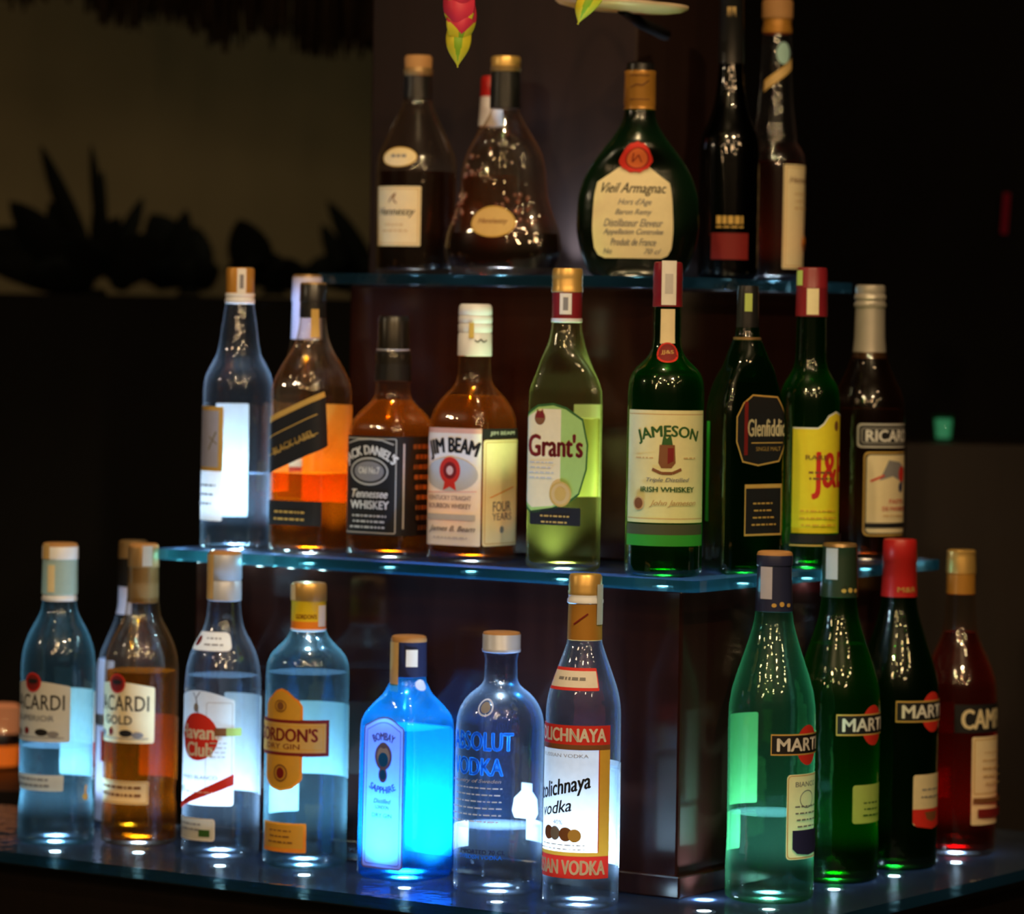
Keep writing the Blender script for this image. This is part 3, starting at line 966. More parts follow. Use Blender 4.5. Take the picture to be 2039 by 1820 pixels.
b.sheet('back_label', -128, [('r', paper('cyan back label', (0.10, 0.75, 0.95), 0.1), -44, 26, 44, 296, 6)], lab='blue rear panel')
lit(b, counter, 8.0, 120)

b = Bottle('vodka_bottle', 'clear round shouldered vodka bottle with blue printed words and short silver cap', LA(990, -0.07, Z_BAR), Z_BAR,
           [(0, 76), (3, 84), (10, 88), (320, 88), (345, 86), (365, 80), (382, 70), (395, 58), (404, 46), (412, 38), (424, 33), (470, 32), (472, 35), (480, 35), (512, 34)], G_CLEAR, GR_B)
b.liquid(132, L_CLEAR)
b.cap([(476, 34), (477, 38), (482, 39), (484, 38), (512, 38), (516, 36), (517, 32)], [C_SILV, C_CORKWARM], zones=[0, 0, 0, 0, 1, 1])
b.sheet('printed_words', -30, [('t', BLUE, 'ABSOLUT', 0, 306, 146, 36, {'fat': 1}), ('t', BLUE, 'VODKA', -8, 256, 122, 34, {'fat': 1}),
    *lines(PALEG, -4, 214, 6, 13, 120, 2.5, 6), ('t', PALEG, 'Country of Sweden', -2, 228, 104, 9, {'shear': 0.3})])
b.sheet('small_print', -30, [('t', NAVY, 'IMPORTED 70 CL', 10, 88, 100, 8), ('t', BLUE, 'SWEDISH VODKA', 6, 78, 96, 8)])
b.sheet('medallion', -22, [('o', PALEG, 0, 372, 16, 17, 3), ('c', GREY, 0, 372, 10, 11)], off=1.0)
b.sheet('back_label', 150, [('r', BACKP, -78, 94, -14, 136)])
b.sheet('back_label', 165, [('p', BACKP, [(-62, 136), (-74, 150), (-70, 178), (-52, 192), (-52, 208), (-24, 208), (-24, 192), (-8, 176), (-4, 150), (-10, 136)])])  # refracted image of the back label, drawn as a white sheet
b.sheet('back_label', -118, [('r', BACKP, -30, 80, 40, 132)])
lit(b, counter, 3.8)

b = Bottle('vodka_bottle', 'tall clear vodka bottle with red and white label, nearest the corner on the left side', LA(1155, -0.09, Z_BAR), Z_BAR,
           [(0, 67), (3, 73), (10, 76), (370, 75), (395, 74), (420, 70), (450, 61), (480, 50), (505, 41), (525, 35), (545, 33), (650, 31)], G_CLEAR, GR_B)
b.liquid(275, L_CLEAR)
b.cap([(528, 33), (529, 35), (600, 33.5), (602, 36), (608, 36), (612, 34), (618, 34), (624, 35), (628, 33.5), (636, 34.5), (640, 33), (654, 33), (659, 30)], [C_AMB, C_WHITE, C_GOLD], zones=[0, 0, 1, 1, 1, 1, 2, 2, 2, 2, 2, 2])
b.sheet('tax_strip', 52, [('r', SILVI, -9, 560, 11, 640)], rfix=36.8)
b.sheet('cap_mark', -14, [('l', DRED, [(-16, 560), (14, 582)], 3)], rfix=35.8)
b.sheet('neck_label', -26, [('r', RED, -54, 432, 54, 476, 2), ('r', WHITE, -52, 438, 52, 470, 1), *lines(GREY, 0, 455, 1, 10, 60, 6, 2)], off=1.6)
b.sheet('label', -37, [('r', GLOWW, -82, 114, 82, 316), ('r', RED, -96, 62, 107, 106), ('r', RED, -96, 326, 107, 364), ('r', AMBP, -96, 106, 107, 114), ('r', AMBP, 82, 114, 107, 316), ('r', AMBP, -96, 114, -82, 316), ('r', BROWN, -96, 316, 107, 326), ('l', RED, [(81, 114), (81, 316)], 2),
    ('t', WHITE, 'STOLICHNAYA', 1, 345, 188, 26, {'fat': 1}), ('t', WHITE, 'RUSSIAN VODKA', 1, 84, 190, 28, {'fat': 1}),
    ('t', PALEG, 'RUSSIAN VODKA', 4, 304, 110, 7), ('t', BLACK, 'Stolichnaya', -4, 236, 138, 40, {'shear': 0.4, 'tilt': 14, 'fat': 0.5}), ('t', BLACK, 'vodka', -10, 200, 74, 24, {'shear': 0.4, 'tilt': 12, 'fat': 0.5}),
    ('t', PALEG, '40%', -2, 172, 22, 9), ('c', BROWN, -26, 150, 14, 14), ('c', GREY, -8, 150, 12, 14), ('c', BROWN, 16, 149, 14, 14), ('c', GOLDI, 34, 147, 13, 13), *lines(PALEG, 4, 128, 2, 8, 110, 2.5, 5)])
b.sheet('back_label', 112, [('r', BACKP, -44, 76, 60, 268, 3), ('r', PALEG, -44, 268, 60, 284)])
lit(b, counter, 4.0)

# ============================================================ bottom row, right face
VER = [(0, 78), (3, 85), (10, 88), (60, 88), (130, 86), (340, 87), (380, 86), (410, 82), (440, 74), (470, 64), (500, 54), (530, 45), (555, 39), (585, 36), (690, 33)]
def vermouth(name, label, ab, gm, lm, level, lower, wm=1.0, hs=1.0, strip=True):
    b = Bottle(name, label, ab, Z_BAR, [(h * hs, r * wm) for h, r in VER], gm, GR_B)
    b.liquid(level, lm)
    b.sheet('name_label', 53, [('c', RED, -2, 313, 33, 40), ('r', GOLDI, -88, 294, 90, 336), ('r', BLACK, -86, 297, 88, 333), ('t', WHITE, 'MARTINI', 0, 315, 150, 25, {'fat': 1})], off=0.6)
    b.sheet('lower_label', 52, lower)
    return b
b = vermouth('vermouth_bottle', 'pale green vermouth bottle with navy capsule, first on the right hand side', RA(1531, -0.065, Z_BAR), G_AQUA, L_CLEAR, 172,
    [('r', CREAM, -52, 88, 60, 256, 8), ('f', TAN, -50, 90, 58, 254, 2, 8), ('t', GREY, 'BIANCO', 0, 236, 66, 10), ('o', GREY, 0, 206, 22, 18, 2), *lines(GREY, 0, 192, 4, 13, 70, 3, 6), ('p', NAVY, [(-40, 146), (44, 146), (44, 110), (30, 100), (0, 96), (-30, 100), (-40, 110)])])
b.cap([(572, 36), (573, 38), (640, 35), (662, 34), (664, 36), (684, 36), (690, 34), (692, 29)], [C_NAVY, C_CORKWARM], zones=[0, 0, 0, 0, 0, 1, 1])
b.sheet('tax_strip', -32, [('r', LAVW, -12, 598, 14, 662)], rfix=37.4)
b.sheet('capsule_lettering', 20, [('c', GOLDI, -16, 586, 5, 4), ('c', GOLDI, 0, 588, 5, 5), ('c', GOLDI, 16, 586, 5, 4)], rfix=38.6)
b.sheet('back_label', -135, [('r', BACKP, -46, 180, 34, 362, 4)])
b.sheet('back_label', -120, [('r', BACKP, -30, 90, 26, 168, 3)])
lit(b, counter, 3.0)

b = vermouth('vermouth_bottle', 'dark green vermouth bottle with white neck strip, second on the right hand side', RA(1661, -0.05, Z_BAR), G_GREEN, L_GREEN, 470,
    [('r', LIME, -50, 120, 56, 196, 6), *lines(DGREEN, 0, 160, 3, 12, 60, 3, 3)], 0.985, 0.955)
b.cap([(562, 36), (563, 37.5), (640, 35), (660, 34), (662, 35), (668, 33), (669, 29)], [C_DGRN, C_OLDG], zones=[0, 0, 0, 0, 1, 1])
b.sheet('tax_strip', -32, [('r', LAVW, -12, 598, 14, 660)], rfix=37.4)
b.sheet('capsule_lettering', 30, [('c', GOLDI, -14, 576, 5, 4), ('c', GOLDI, 0, 577, 5, 5), ('c', GOLDI, 14, 576, 5, 4)], rfix=38.2)
b.sheet('back_label', -150, [('r', BACKP, -40, 100, 30, 150, 3)])
lit(b, counter, 7.0)

b = vermouth('vermouth_bottle', 'dark green vermouth bottle with bright red capsule, third on the right hand side', RA(1781, -0.052, Z_BAR), G_GREEN, L_BLACKG, 560,
    [('r', CREAM, -48, 90, 54, 190, 6), ('p', RED, [(-48, 122), (54, 122), (54, 96), (44, 88), (0, 82), (-40, 88), (-48, 96)]), ('p', BROWN, [(-20, 116), (26, 116), (20, 102), (2, 96), (-14, 102)]), *lines(GREY, 0, 160, 2, 14, 60, 3, 5)], 0.955, 0.925, False)
b.cap([(536, 34), (537, 36.5), (606, 33), (608, 34.5), (646, 33.5), (650, 32), (651, 27)], [C_RED], zones=[0] * 6)
b.sheet('capsule_lettering', 20, [('t', GOLDI, 'M&R', 0, 552, 40, 10)], rfix=37.2)
lit(b, counter, 3.0)

b = Bottle('bitters_bottle', 'red aperitif bottle with gold cap and big cream lettering, rightmost on the bottom shelf', RA(1904, -0.055, Z_BAR), Z_BAR,
           [(0, 70), (3, 75), (10, 77), (300, 76), (335, 74), (365, 66), (395, 53), (425, 40), (455, 32), (500, 29), (592, 27)], G_AMBC, GR_B)
b.liquid(440, L_RED)
b.cap([(515, 27), (516, 29), (556, 28.5), (557, 30), (588, 29), (594, 28), (600, 29), (603, 26)], [C_AMB, C_GOLD], zones=[0, 0, 1, 1, 1, 1, 1])
b.sheet('label', 56, [('r', BLACK, -92, 246, 92, 302), ('t', CREAM, 'CAMPARI', 2, 273, 158, 38, {'fat': 1}),
    ('r', CREAM, -56, 64, 66, 238, 4), ('f', TAN, -52, 124, 62, 234, 3, 2), *lines(TAN, 4, 206, 5, 15, 76, 3, 4), ('r', BROWN, -54, 108, 64, 118), ('r', DRED, -44, 80, 58, 96)])
b.sheet('back_label', -150, [('r', paper('pinkish back label', (0.8, 0.5, 0.42), 0.1), -40, 230, 14, 292)])
b.sheet('back_label', -150, [('r', paper('pinkish back label', (0.8, 0.5, 0.42), 0.1), -34, 100, 2, 160)])
lit(b, counter, 4.0)
x_, y_, z_ = world_at(1402, 1815, 1.0)
Yl = (Z_BAR - G) / z_
led_p = (x_ * Yl - CX, Yl - CY)
led(led_p[0] * E1[0] + led_p[1] * E1[1], led_p[0] * E2[0] + led_p[1] * E2[1], Z_BAR, counter, 0.8, 100, 0.007)

# ============================================================ middle row
b = Bottle('gin_bottle', 'clear gin bottle with amber cap and white ring, leftmost on the middle shelf', LA(469, 0.015, Z_MID), Z_MID,
           [(0, 62), (3, 68), (10, 71), (310, 70), (335, 68), (355, 62), (372, 53), (388, 45), (410, 40), (440, 36), (480, 30), (500, 27), (555, 26)], G_CLEAR, GR_M)
b.liquid(153, L_CLEAR)
b.cap([(490, 27), (491, 29.5), (498, 30), (500, 28.5), (504, 28.5), (506, 30), (511, 29.5), (512, 28), (556, 28.5), (561, 27), (562, 24)], [C_WHITE, C_AMB], zones=[0, 0, 0, 0, 0, 0, 1, 1, 1, 1])
b.sheet('tax_strip', 10, [('r', WHITE, -9, 510, 9, 560), ('r', GREY, -4, 520, 4, 548)], rfix=29.4)
b.sheet('label', -52, [('r', WHITE, -54, 60, 40, 286, 3), ('r', GOLDI, -54, 158, 40, 286, 2), ('r', LAV, -48, 166, 30, 278, 2), ('l', GREY, [(4, 200), (24, 236)], 4), ('l', GREY, [(6, 226), (26, 212)], 3), *lines(GREY, -6, 130, 3, 18, 70, 4, 5)])
b.sheet('back_label', -165, [('r', BACKP, -36, 62, 34, 290, 3)])
lit(b, riser1, 4.0)

b = Bottle('whisky_bottle', 'pale capsule whisky bottle half hidden behind the square bottle with the slanted label', LA(603, 0.118, Z_MID), Z_MID,
           [(0, 50), (4, 56), (10, 58), (300, 58), (340, 52), (380, 38), (420, 30), (535, 26)], G_AMBC, GR_M)
b.liquid(300, L_AMBER)
b.cap([(412, 27), (413, 31), (486, 29.5), (488, 31), (536, 30), (541, 27)], [solid('lavender capsule', (0.50, 0.48, 0.70), 0.4), C_OLDG], zones=[0, 0, 0, 0, 1])
b.sheet('label', -30, [('r', CREAM, -50, 90, 50, 250, 4), ('r', RED, -30, 100, 30, 160)])

b = Bottle('whisky_bottle', 'square whisky bottle with slanted black label, second on the middle shelf', LA(615, 0.030, Z_MID), Z_MID,
           [(0, 70), (3, 76), (10, 80), (300, 80), (325, 79), (350, 72), (375, 59), (398, 45), (420, 35), (442, 29), (470, 26), (535, 25)], G_AMBC, GR_M, faces=4, sharp=5, rot=-32)
b.liquid(160, L_AMBER)
b.cap([(468, 25), (469, 27), (500, 26), (501, 27.5), (535, 26.5), (539, 24)], [C_BLACK, C_OLDG], zones=[0, 0, 0, 0, 1])
b.sheet('capsule_strip', 10, [('r', GOLDI, -7, 430, 9, 486)], off=1.0)
sl = [(-86, 150), (74, 216), (66, 314), (-86, 250)]
b.sheet('label', -24, [('p', GOLDI, [(-86, 248), (66, 312), (62, 324), (-86, 262)]), ('p', BLACK, sl), ('l', GOLDI, [(-70, 228), (48, 279)], 2), ('t', GOLDI, 'BLACK LABEL', -6, 222, 104, 14, {'tilt': 23}), ('l', GOLDI, [(-70, 192), (50, 242)], 1.5)])
b.sheet('lower_label', -24, [('r', BLACK, -80, 58, 60, 106, 2), *lines(GOLDI, -12, 84, 2, 14, 90, 4, 3)])
b.sheet('back_label', 148, [('r', paper('back label with painted amber glow', (0.95, 0.66, 0.16), 0.1), -62, 100, 62, 296, 4)])  # amber glow is painted into the paper colour
b.sheet('back_label', -122, [('r', paper('back label with painted amber glow', (0.95, 0.66, 0.16), 0.1), -20, 120, 40, 180, 2)])
lit(b, riser1, 4.0)

b = Bottle('whiskey_bottle', 'square amber whiskey bottle with black and white label, third on the middle shelf', LA(776, 0.045, Z_MID), Z_MID,
           [(0, 76), (3, 82), (10, 86), (215, 86), (250, 85), (268, 80), (284, 68), (300, 52), (312, 41), (326, 35), (350, 34), (380, 34), (386, 36), (410, 36), (412, 33), (470, 31)], G_AMBC, GR_M, faces=4, sharp=5, rot=-34)
b.liquid(312, L_AMBER)
b.cap([(410, 33), (411, 33.5), (414, 34), (416, 32), (474, 31), (480, 28)], [C_BLACK, C_SILV], zones=[1, 1, 0, 0, 0])
b.cap([(350, 35.5), (351, 37), (408, 35)], [C_BLACK], 'capsule', [0, 0])
b.sheet('label', -34, [('r', BLACK, -68, 46, 64, 242, 4), ('f', SILVI, -64, 50, 60, 238, 2, 4), ('t', WHITE, "JACK DANIEL'S", -2, 212, 128, 24, {'arc': 92, 'fat': 1}), ('l', SILVI, [(-58, 226), (-30, 234), (0, 236), (28, 234), (54, 226)], 3),
    ('o', SILVI, -2, 172, 46, 28, 4), ('c', GREY, -2, 172, 36, 20), ('t', WHITE, 'Old No.7', -2, 174, 50, 13, {'fat': 1}), ('t', WHITE, 'Tennessee', 0, 128, 86, 16, {'shear': 0.3, 'fat': 1}), ('t', WHITE, 'WHISKEY', 0, 106, 92, 16, {'fat': 1}), *lines(SILVI, 0, 84, 3, 11, 100, 4, 7)])
b.sheet('side_label', 56, [('r', BLACK, -66, 46, 62, 242, 3), ('l', SILVI, [(-52, 60), (-52, 228)], 4), *[s for i in range(9) for s in lines(BROWN, 14, 222 - i * 20, 1, 10, 80, 9, 20 + i)]])
lit(b, riser1, 2.6)

b = Bottle('bourbon_bottle', 'square bourbon bottle with white cap and red seal label, fourth on middle shelf', LA(938, 0.055, Z_MID), Z_MID,
           [(0, 78), (3, 84), (10, 88), (240, 88), (275, 86), (298, 80), (318, 68), (334, 54), (346, 43), (358, 36), (376, 33), (412, 32), (500, 31)], G_AMBC, GR_M, faces=4, sharp=5, rot=-34)
b.liquid(330, L_AMBER)
b.cap([(408, 32), (409, 34.5), (452, 34), (454, 32.5), (458, 34), (470, 34), (473, 32.5), (476, 34), (486, 34), (489, 32.5), (492, 34), (506, 33), (511, 30), (512, 26)], [C_WHITE], zones=[0] * 13)
b.sheet('cap_lettering', 10, [('l', BLACK, [(-6, 440), (0, 436), (6, 442), (12, 436), (20, 440)], 2.5), ('r', GOLDI, -18, 444, -8, 474)], rfix=35.2)
b.sheet('label', -34, [('r', WHITE, -71, 34, 66, 266, 3), ('r', PINK, -71, 256, 66, 266), ('t', BLACK, 'JIM BEAM', 2, 228, 114, 38, {'arc': 190, 'fat': 1}),
    ('c', PALEG, -2, 174, 62, 34), ('c', RED, -4, 182, 25, 27), ('c', DRED, -4, 182, 16, 17), ('c', PINK, -4, 182, 8, 9), ('p', RED, [(-16, 160), (8, 160), (12, 142), (-4, 150), (-20, 142)]),
    ('t', GREY, 'KENTUCKY STRAIGHT', -4, 128, 102, 9), ('t', GREY, 'BOURBON WHISKEY', -4, 112, 102, 10), ('r', PALEG, -60, 84, 56, 96), ('l', PINK, [(-60, 138), (58, 142)], 2), ('t', GREY, 'James B. Beam', 2, 66, 108, 14, {'shear': 0.4}), *lines(PALEG, 0, 50, 1, 8, 100, 2.5, 4)])
b.sheet('side_label', 54, [('r', CREAM, -58, 34, 60, 244, 6), ('r', BLACK, -60, 246, 62, 266), ('t', WHITE, 'JIM BEAM', 0, 256, 84, 9), ('f', TAN, -54, 38, 56, 240, 2, 5), ('l', ORANGE, [(-40, 130), (40, 150)], 2), ('t', GREY, 'FOUR', 0, 112, 62, 20), ('t', GREY, 'YEARS', 0, 92, 66, 14), ('c', GREY, 0, 66, 7, 7)])
lit(b, riser1, 2.6)

b = Bottle('whisky_bottle', 'pale straw whisky bottle with red and gold cap and green bordered shield label', LA(1120, 0.030, Z_MID), Z_MID,
           [(0, 64), (3, 70), (10, 73), (320, 73), (350, 72), (372, 66), (400, 54), (425, 44), (450, 36), (475, 31), (500, 29), (590, 28)], G_LIME, GR_M, faces=3, sharp=5, rot=-30)
b.liquid(300, L_LIME)
b.cap([(490, 29), (491, 31), (498, 31), (499, 30), (550, 30), (551, 31.5), (560, 31), (563, 30), (570, 31), (573, 30), (580, 31), (590, 30.5), (597, 29), (598, 25)], [C_DRED, C_GOLD, C_WHITE], zones=[2, 2, 0, 0, 1, 1, 1, 1, 1, 1, 1, 1, 1])
b.sheet('tax_strip', -6, [('r', WHITE, -12, 506, 12, 548), ('r', GREY, -5, 514, 5, 540)], rfix=31.6)
sh0 = [(-76, 132), (-50, 110), (0, 118), (40, 134), (62, 150), (78, 200), (80, 250), (68, 300), (30, 322), (0, 330), (-36, 326), (-76, 300)]
b.sheet('label', -50, [('p', DGREEN, sh0), ('p', LGREEN, inset(sh0, (0, 222), 0.955)), ('p', CREAM, [(-70, 140), (-46, 122), (0, 126), (18, 136), (18, 318), (-30, 318), (-70, 296)]),
    ('t', DRED, "Grant's", 6, 246, 122, 44, {'fat': 1}), ('c', BROWN, -30, 300, 12, 14), ('p', DRED, [(-40, 300), (-20, 300), (-24, 318), (-30, 308), (-36, 318)]), *lines(PALEG, -24, 212, 4, 10, 60, 2.5, 6)])
b.sheet('seal', -30, [('c', TAN, 0, 150, 25, 25), ('o', GOLDI, 0, 150, 25, 25, 4), ('c', GOLDI, 0, 150, 13, 14)], off=1.8)
b.sheet('lower_label', -28, [('r', BLACK, -72, 88, 44, 124, 4), *lines(GOLDI, -14, 106, 2, 12, 80, 3, 7)])
b.sheet('back_label', 148, [('r', BACKP, -46, 140, 56, 326, 2)])
lit(b, riser1, 4.5)

b = Bottle('whiskey_bottle', 'green whiskey bottle with dark red capsule and cream label at the corner of its shelf', LA(1320, 0.022, Z_MID), Z_MID,
           [(0, 68), (3, 74), (10, 77), (360, 76), (385, 74), (402, 68), (416, 57), (428, 44), (440, 35), (455, 30), (480, 28), (600, 27)], G_GREEN, GR_M)
b.liquid(400, L_GREEN)
b.cap([(534, 27), (535, 30), (560, 29), (562, 30), (585, 29), (587, 30), (612, 29), (622, 28), (624, 24)], [C_DRED], zones=[0] * 8)
b.sheet('tax_strip', 2, [('r', WHITE, -15, 538, 15, 626), ('r', PALEG, -8, 560, 8, 600)], rfix=31)
b.sheet('neck_label', 0, [('r', CREAM, -14, 462, 14, 530)], off=1.6)
b.sheet('seal', 0, [('c', DRED, 0, 444, 19, 20), ('o', RED, 0, 444, 19, 20, 3), ('t', GOLDI, 'JJ&S', 0, 444, 22, 9)], off=4.5)
b.sheet('label', 0, [('r', paper('pale yellow cream label', (0.80, 0.76, 0.42), 0.16), -96, 108, 98, 330, 2), ('l', TAN, [(-94, 322), (96, 322)], 2), ('l', TAN, [(-94, 116), (96, 116)], 2),
    ('t', DGREEN, 'JAMESON', 4, 286, 132, 28, {'arc': 210, 'fat': 1}), ('p', BROWN, [(-14, 262), (16, 262), (18, 226), (10, 216), (-10, 216), (-16, 226)]), ('p', DRED, [(2, 256), (14, 256), (14, 230), (2, 224)]), ('p', DGREEN, [(-10, 262), (12, 262), (8, 282), (0, 274), (-6, 284)]),
    ('l', BROWN, [(-28, 214), (-10, 206), (12, 206), (30, 214)], 6), *lines(TAN, -46, 236, 1, 8, 40, 3, 2), *lines(TAN, 48, 236, 1, 8, 34, 3, 3), ('t', GREY, 'Triple Distilled', 4, 192, 86, 10, {'shear': 0.3}), ('t', DGREEN, 'IRISH WHISKEY', 4, 174, 110, 10, {'fat': 1}),
    ('c', BROWN, -56, 146, 13, 14), ('o', TAN, -56, 146, 13, 14, 3), ('t', TAN, 'John Jameson', 16, 146, 96, 14, {'shear': 0.4})])
b.sheet('lower_label', 0, [('r', paper('dark olive band', (0.06, 0.07, 0.035), 0.02), -98, 84, 98, 105), ('r', paper('bright green band', (0.03, 0.30, 0.03), 0.1), -98, 62, 98, 84)])
lit(b, riser1, 4.0)

b = Bottle('whisky_bottle', 'dark green whisky bottle with gold outlined octagonal label, behind the yellow labelled bottle', RA(1480, 0.002, Z_MID), Z_MID,
           [(0, 68), (3, 74), (10, 78), (310, 77), (340, 74), (370, 66), (400, 55), (430, 42), (455, 32), (475, 24), (500, 22), (566, 20)], G_GREEN, GR_M, faces=3, sharp=5, rot=42)
b.liquid(380, L_BLACKG)
b.cap([(462, 23), (463, 28), (468, 28), (470, 23), (560, 21.5), (571, 20)], [C_BLACK, C_OLDG], zones=[1, 1, 1, 0, 0])
b.sheet('tax_strip', -4, [('r', LIME, -6, 520, 9, 556)], rfix=24)
octo = [(-44, 222), (0, 214), (60, 222), (84, 262), (84, 312), (60, 352), (-16, 356), (-44, 340), (-62, 312), (-62, 262)]
b.sheet('label', 42, [('p', GOLDI, octo), ('p', BLACK, inset(octo, (8, 286), 0.955)), ('r', DRED, -40, 236, -30, 342), ('t', CREAM, 'Glenfiddich', 30, 290, 120, 34, {'fat': 0.5}), ('l', GOLDI, [(-20, 260), (70, 260)], 2), ('t', GOLDI, 'SINGLE MALT', 28, 248, 70, 8)])
b.sheet('lower_label', 42, [('r', GOLDI, -36, 76, 70, 178), ('r', BLACK, -33, 80, 67, 170), *lines(GOLDI, 16, 140, 4, 14, 70, 3, 3)])
b.sheet('back_label', -116, [('r', paper('painted green light streak', (0.05, 0.5, 0.06), 0.3), -10, 100, 12, 300, 3)])  # bright streak of light in the green glass, drawn as a coloured strip
lit(b, riser1, 4.0)

b = Bottle('whisky_bottle', 'slim green whisky bottle with red cap and bright yellow label on the middle shelf', RA(1607, -0.004, Z_MID), Z_MID,
           [(0, 52), (3, 57), (10, 60), (330, 60), (350, 58), (368, 51), (382, 42), (396, 35), (415, 31), (440, 30), (590, 28)], G_GREEN, GR_M)
b.liquid(395, L_GREEN)
b.cap([(500, 30), (501, 32), (556, 31), (558, 31.8), (560, 31), (590, 30.5), (597, 29), (598, 25)], [C_DRED, C_DRED], zones=[0, 0, 0, 0, 0, 0, 0])
b.sheet('tax_strip', 0, [('r', CREAM, -12, 504, 12, 556)], rfix=32.8)
b.sheet('tax_strip', -55, [('r', LIME, -9, 562, 9, 592)], rfix=32.4)
jb = [(-66, 72), (66, 72), (66, 302), (44, 306), (30, 310), (10, 302), (-2, 286), (-14, 278), (-66, 278)]
b.sheet('label', 26, [('p', YELL, jb), ('p', WHITE, [(-66, 278), (-14, 278), (-2, 286), (10, 302), (30, 310), (44, 306), (66, 302), (66, 304), (44, 309), (29, 313), (8, 305), (-4, 289), (-15, 281), (-66, 281)]),
    ('t', RED, 'J&B', 22, 186, 92, 92, {'fat': 0.5}), ('c', BROWN, 32, 284, 7, 10), *lines(BROWN, -6, 192, 2, 12, 64, 4, 3), ('t', BROWN, 'RARE', -16, 222, 44, 9), *lines(AMBP, -8, 116, 3, 14, 90, 3, 9), ('r', BLACK, -66, 52, 66, 70), ('l', GOLDI, [(-66, 48), (66, 48)], 3)])
b.sheet('back_label', -110, [('r', paper('painted green light streak', (0.05, 0.5, 0.06), 0.3), -12, 60, 14, 260, 3)])  # bright green sliver of light, painted on as a strip
lit(b, riser1, 4.0)

b = Bottle('liqueur_bottle', 'brown aperitif bottle with grey foil neck and framed name label, rightmost on the middle shelf', RA(1724, 0.024, Z_MID), Z_MID,
           [(0, 64), (3, 69), (10, 72), (290, 72), (315, 70), (340, 62), (365, 50), (390, 40), (410, 34), (430, 30), (540, 28)], G_BROWN, GR_M)
b.liquid(300, L_BROWN)
b.cap([(400, 33), (401, 34.5), (440, 31), (500, 29.5), (502, 32), (508, 32.5), (511, 30), (516, 30), (519, 32), (526, 31), (528, 29), (536, 30), (544, 29), (546, 25)], [C_GREY], zones=[0] * 13)
b.sheet('name_label', 30, [('r', SILVI, -66, 224, 80, 272, 8), ('r', BLACK, -62, 228, 76, 268, 7), ('f', SILVI, -57, 233, 71, 263, 1.5, 5), ('t', WHITE, 'RICARD', 6, 248, 108, 22, {'fat': 1})])
b.sheet('label', 38, [('r', GOLDI, -62, 50, 74, 216, 10), ('r', BLACK, -59, 53, 71, 213, 9), ('r', CREAM, -56, 56, 68, 210, 8), ('p', GREY, [(-30, 160), (-10, 200), (20, 196), (48, 180), (40, 150), (20, 160), (0, 168)]), ('c', RED, 30, 172, 12, 16), ('l', RED, [(-48, 158), (-20, 170)], 4), ('c', NAVY, 26, 146, 8, 10),
    ('t', RED, 'PASTIS', 14, 118, 44, 9), ('t', RED, 'DE MARSEILLE', 12, 104, 70, 8), ('r', BLACK, -56, 66, 68, 76), *lines(TAN, 8, 90, 1, 8, 60, 3, 2)])
b.sheet('back_label', -140, [('r', paper('brown back label', (0.5, 0.2, 0.06), 0.1), -30, 80, 40, 120)])  # brown patch of back label
lit(b, riser1, 3.0)

# ============================================================ top row
b = Bottle('cognac_bottle', 'cognac bottle with cork top and square cream label, leftmost on the top shelf', LA(826, 0.215, Z_TOP), Z_TOP,
           [(0, 68), (3, 74), (10, 78), (210, 80), (230, 78), (255, 69), (285, 55), (312, 42), (335, 32), (352, 28), (432, 26)], G_AMBC, GR_T)
b.liquid(205, L_DARK)
b.cap([(350, 28), (351, 29.5), (395, 28), (396, 27)], [C_BLACK], 'capsule', [0, 0, 0])
b.cap([(396, 27.5), (398, 29), (408, 29.5), (412, 27), (432, 28), (437, 25)], [C_OLDG, C_CORKWARM], zones=[0, 0, 0, 1, 1])
b.sheet('neck_label', -26, [('c', CREAM, 0, 232, 38, 20), ('o', GOLDI, 0, 232, 38, 20, 2), *lines(GREY, 0, 234, 1, 8, 40, 6, 3)], off=2.0)
b.sheet('label', -32, [('r', CREAM, -50, 56, 56, 174, 2), ('f', GOLDI, -46, 60, 52, 170, 1.5), ('t', BLACK, 'Hennessy', 2, 122, 86, 20, {'shear': 0.3}), ('l', BROWN, [(-12, 142), (-6, 152), (4, 160), (-2, 148), (6, 140)], 3), *lines(TAN, 2, 98, 2, 12, 60, 3, 4)])
lit(b, riser2, 1.5)

b = Bottle('cognac_bottle', 'bell shaped decanter of cognac with oval label, second on the top shelf', LA(1000, 0.195, Z_TOP), Z_TOP,
           [(0, 84), (4, 100), (20, 110), (50, 117), (80, 114), (120, 100), (160, 88), (200, 84), (228, 80), (255, 70), (282, 54), (305, 40), (322, 31), (336, 28), (430, 26)], G_AMBC, GR_T, flat=0.52, rot=-20)
b.liquid(84, L_DARK, 16, 5)
b.cap([(332, 29), (333, 31), (405, 29.5)], [C_BLACK], 'capsule', [0, 0])
b.cap([(405, 28), (406, 30), (414, 31), (416, 29), (430, 30), (436, 28), (437, 24)], [C_OLDG, C_GOLD], zones=[0, 0, 0, 1, 1, 1])
b.sheet('label', -20, [('c', TAN, 0, 106, 46, 31), ('o', GOLDI, 0, 106, 46, 31, 3), ('t', BROWN, 'Hennessy', 0, 106, 62, 14, {'shear': 0.3})], off=3.0)
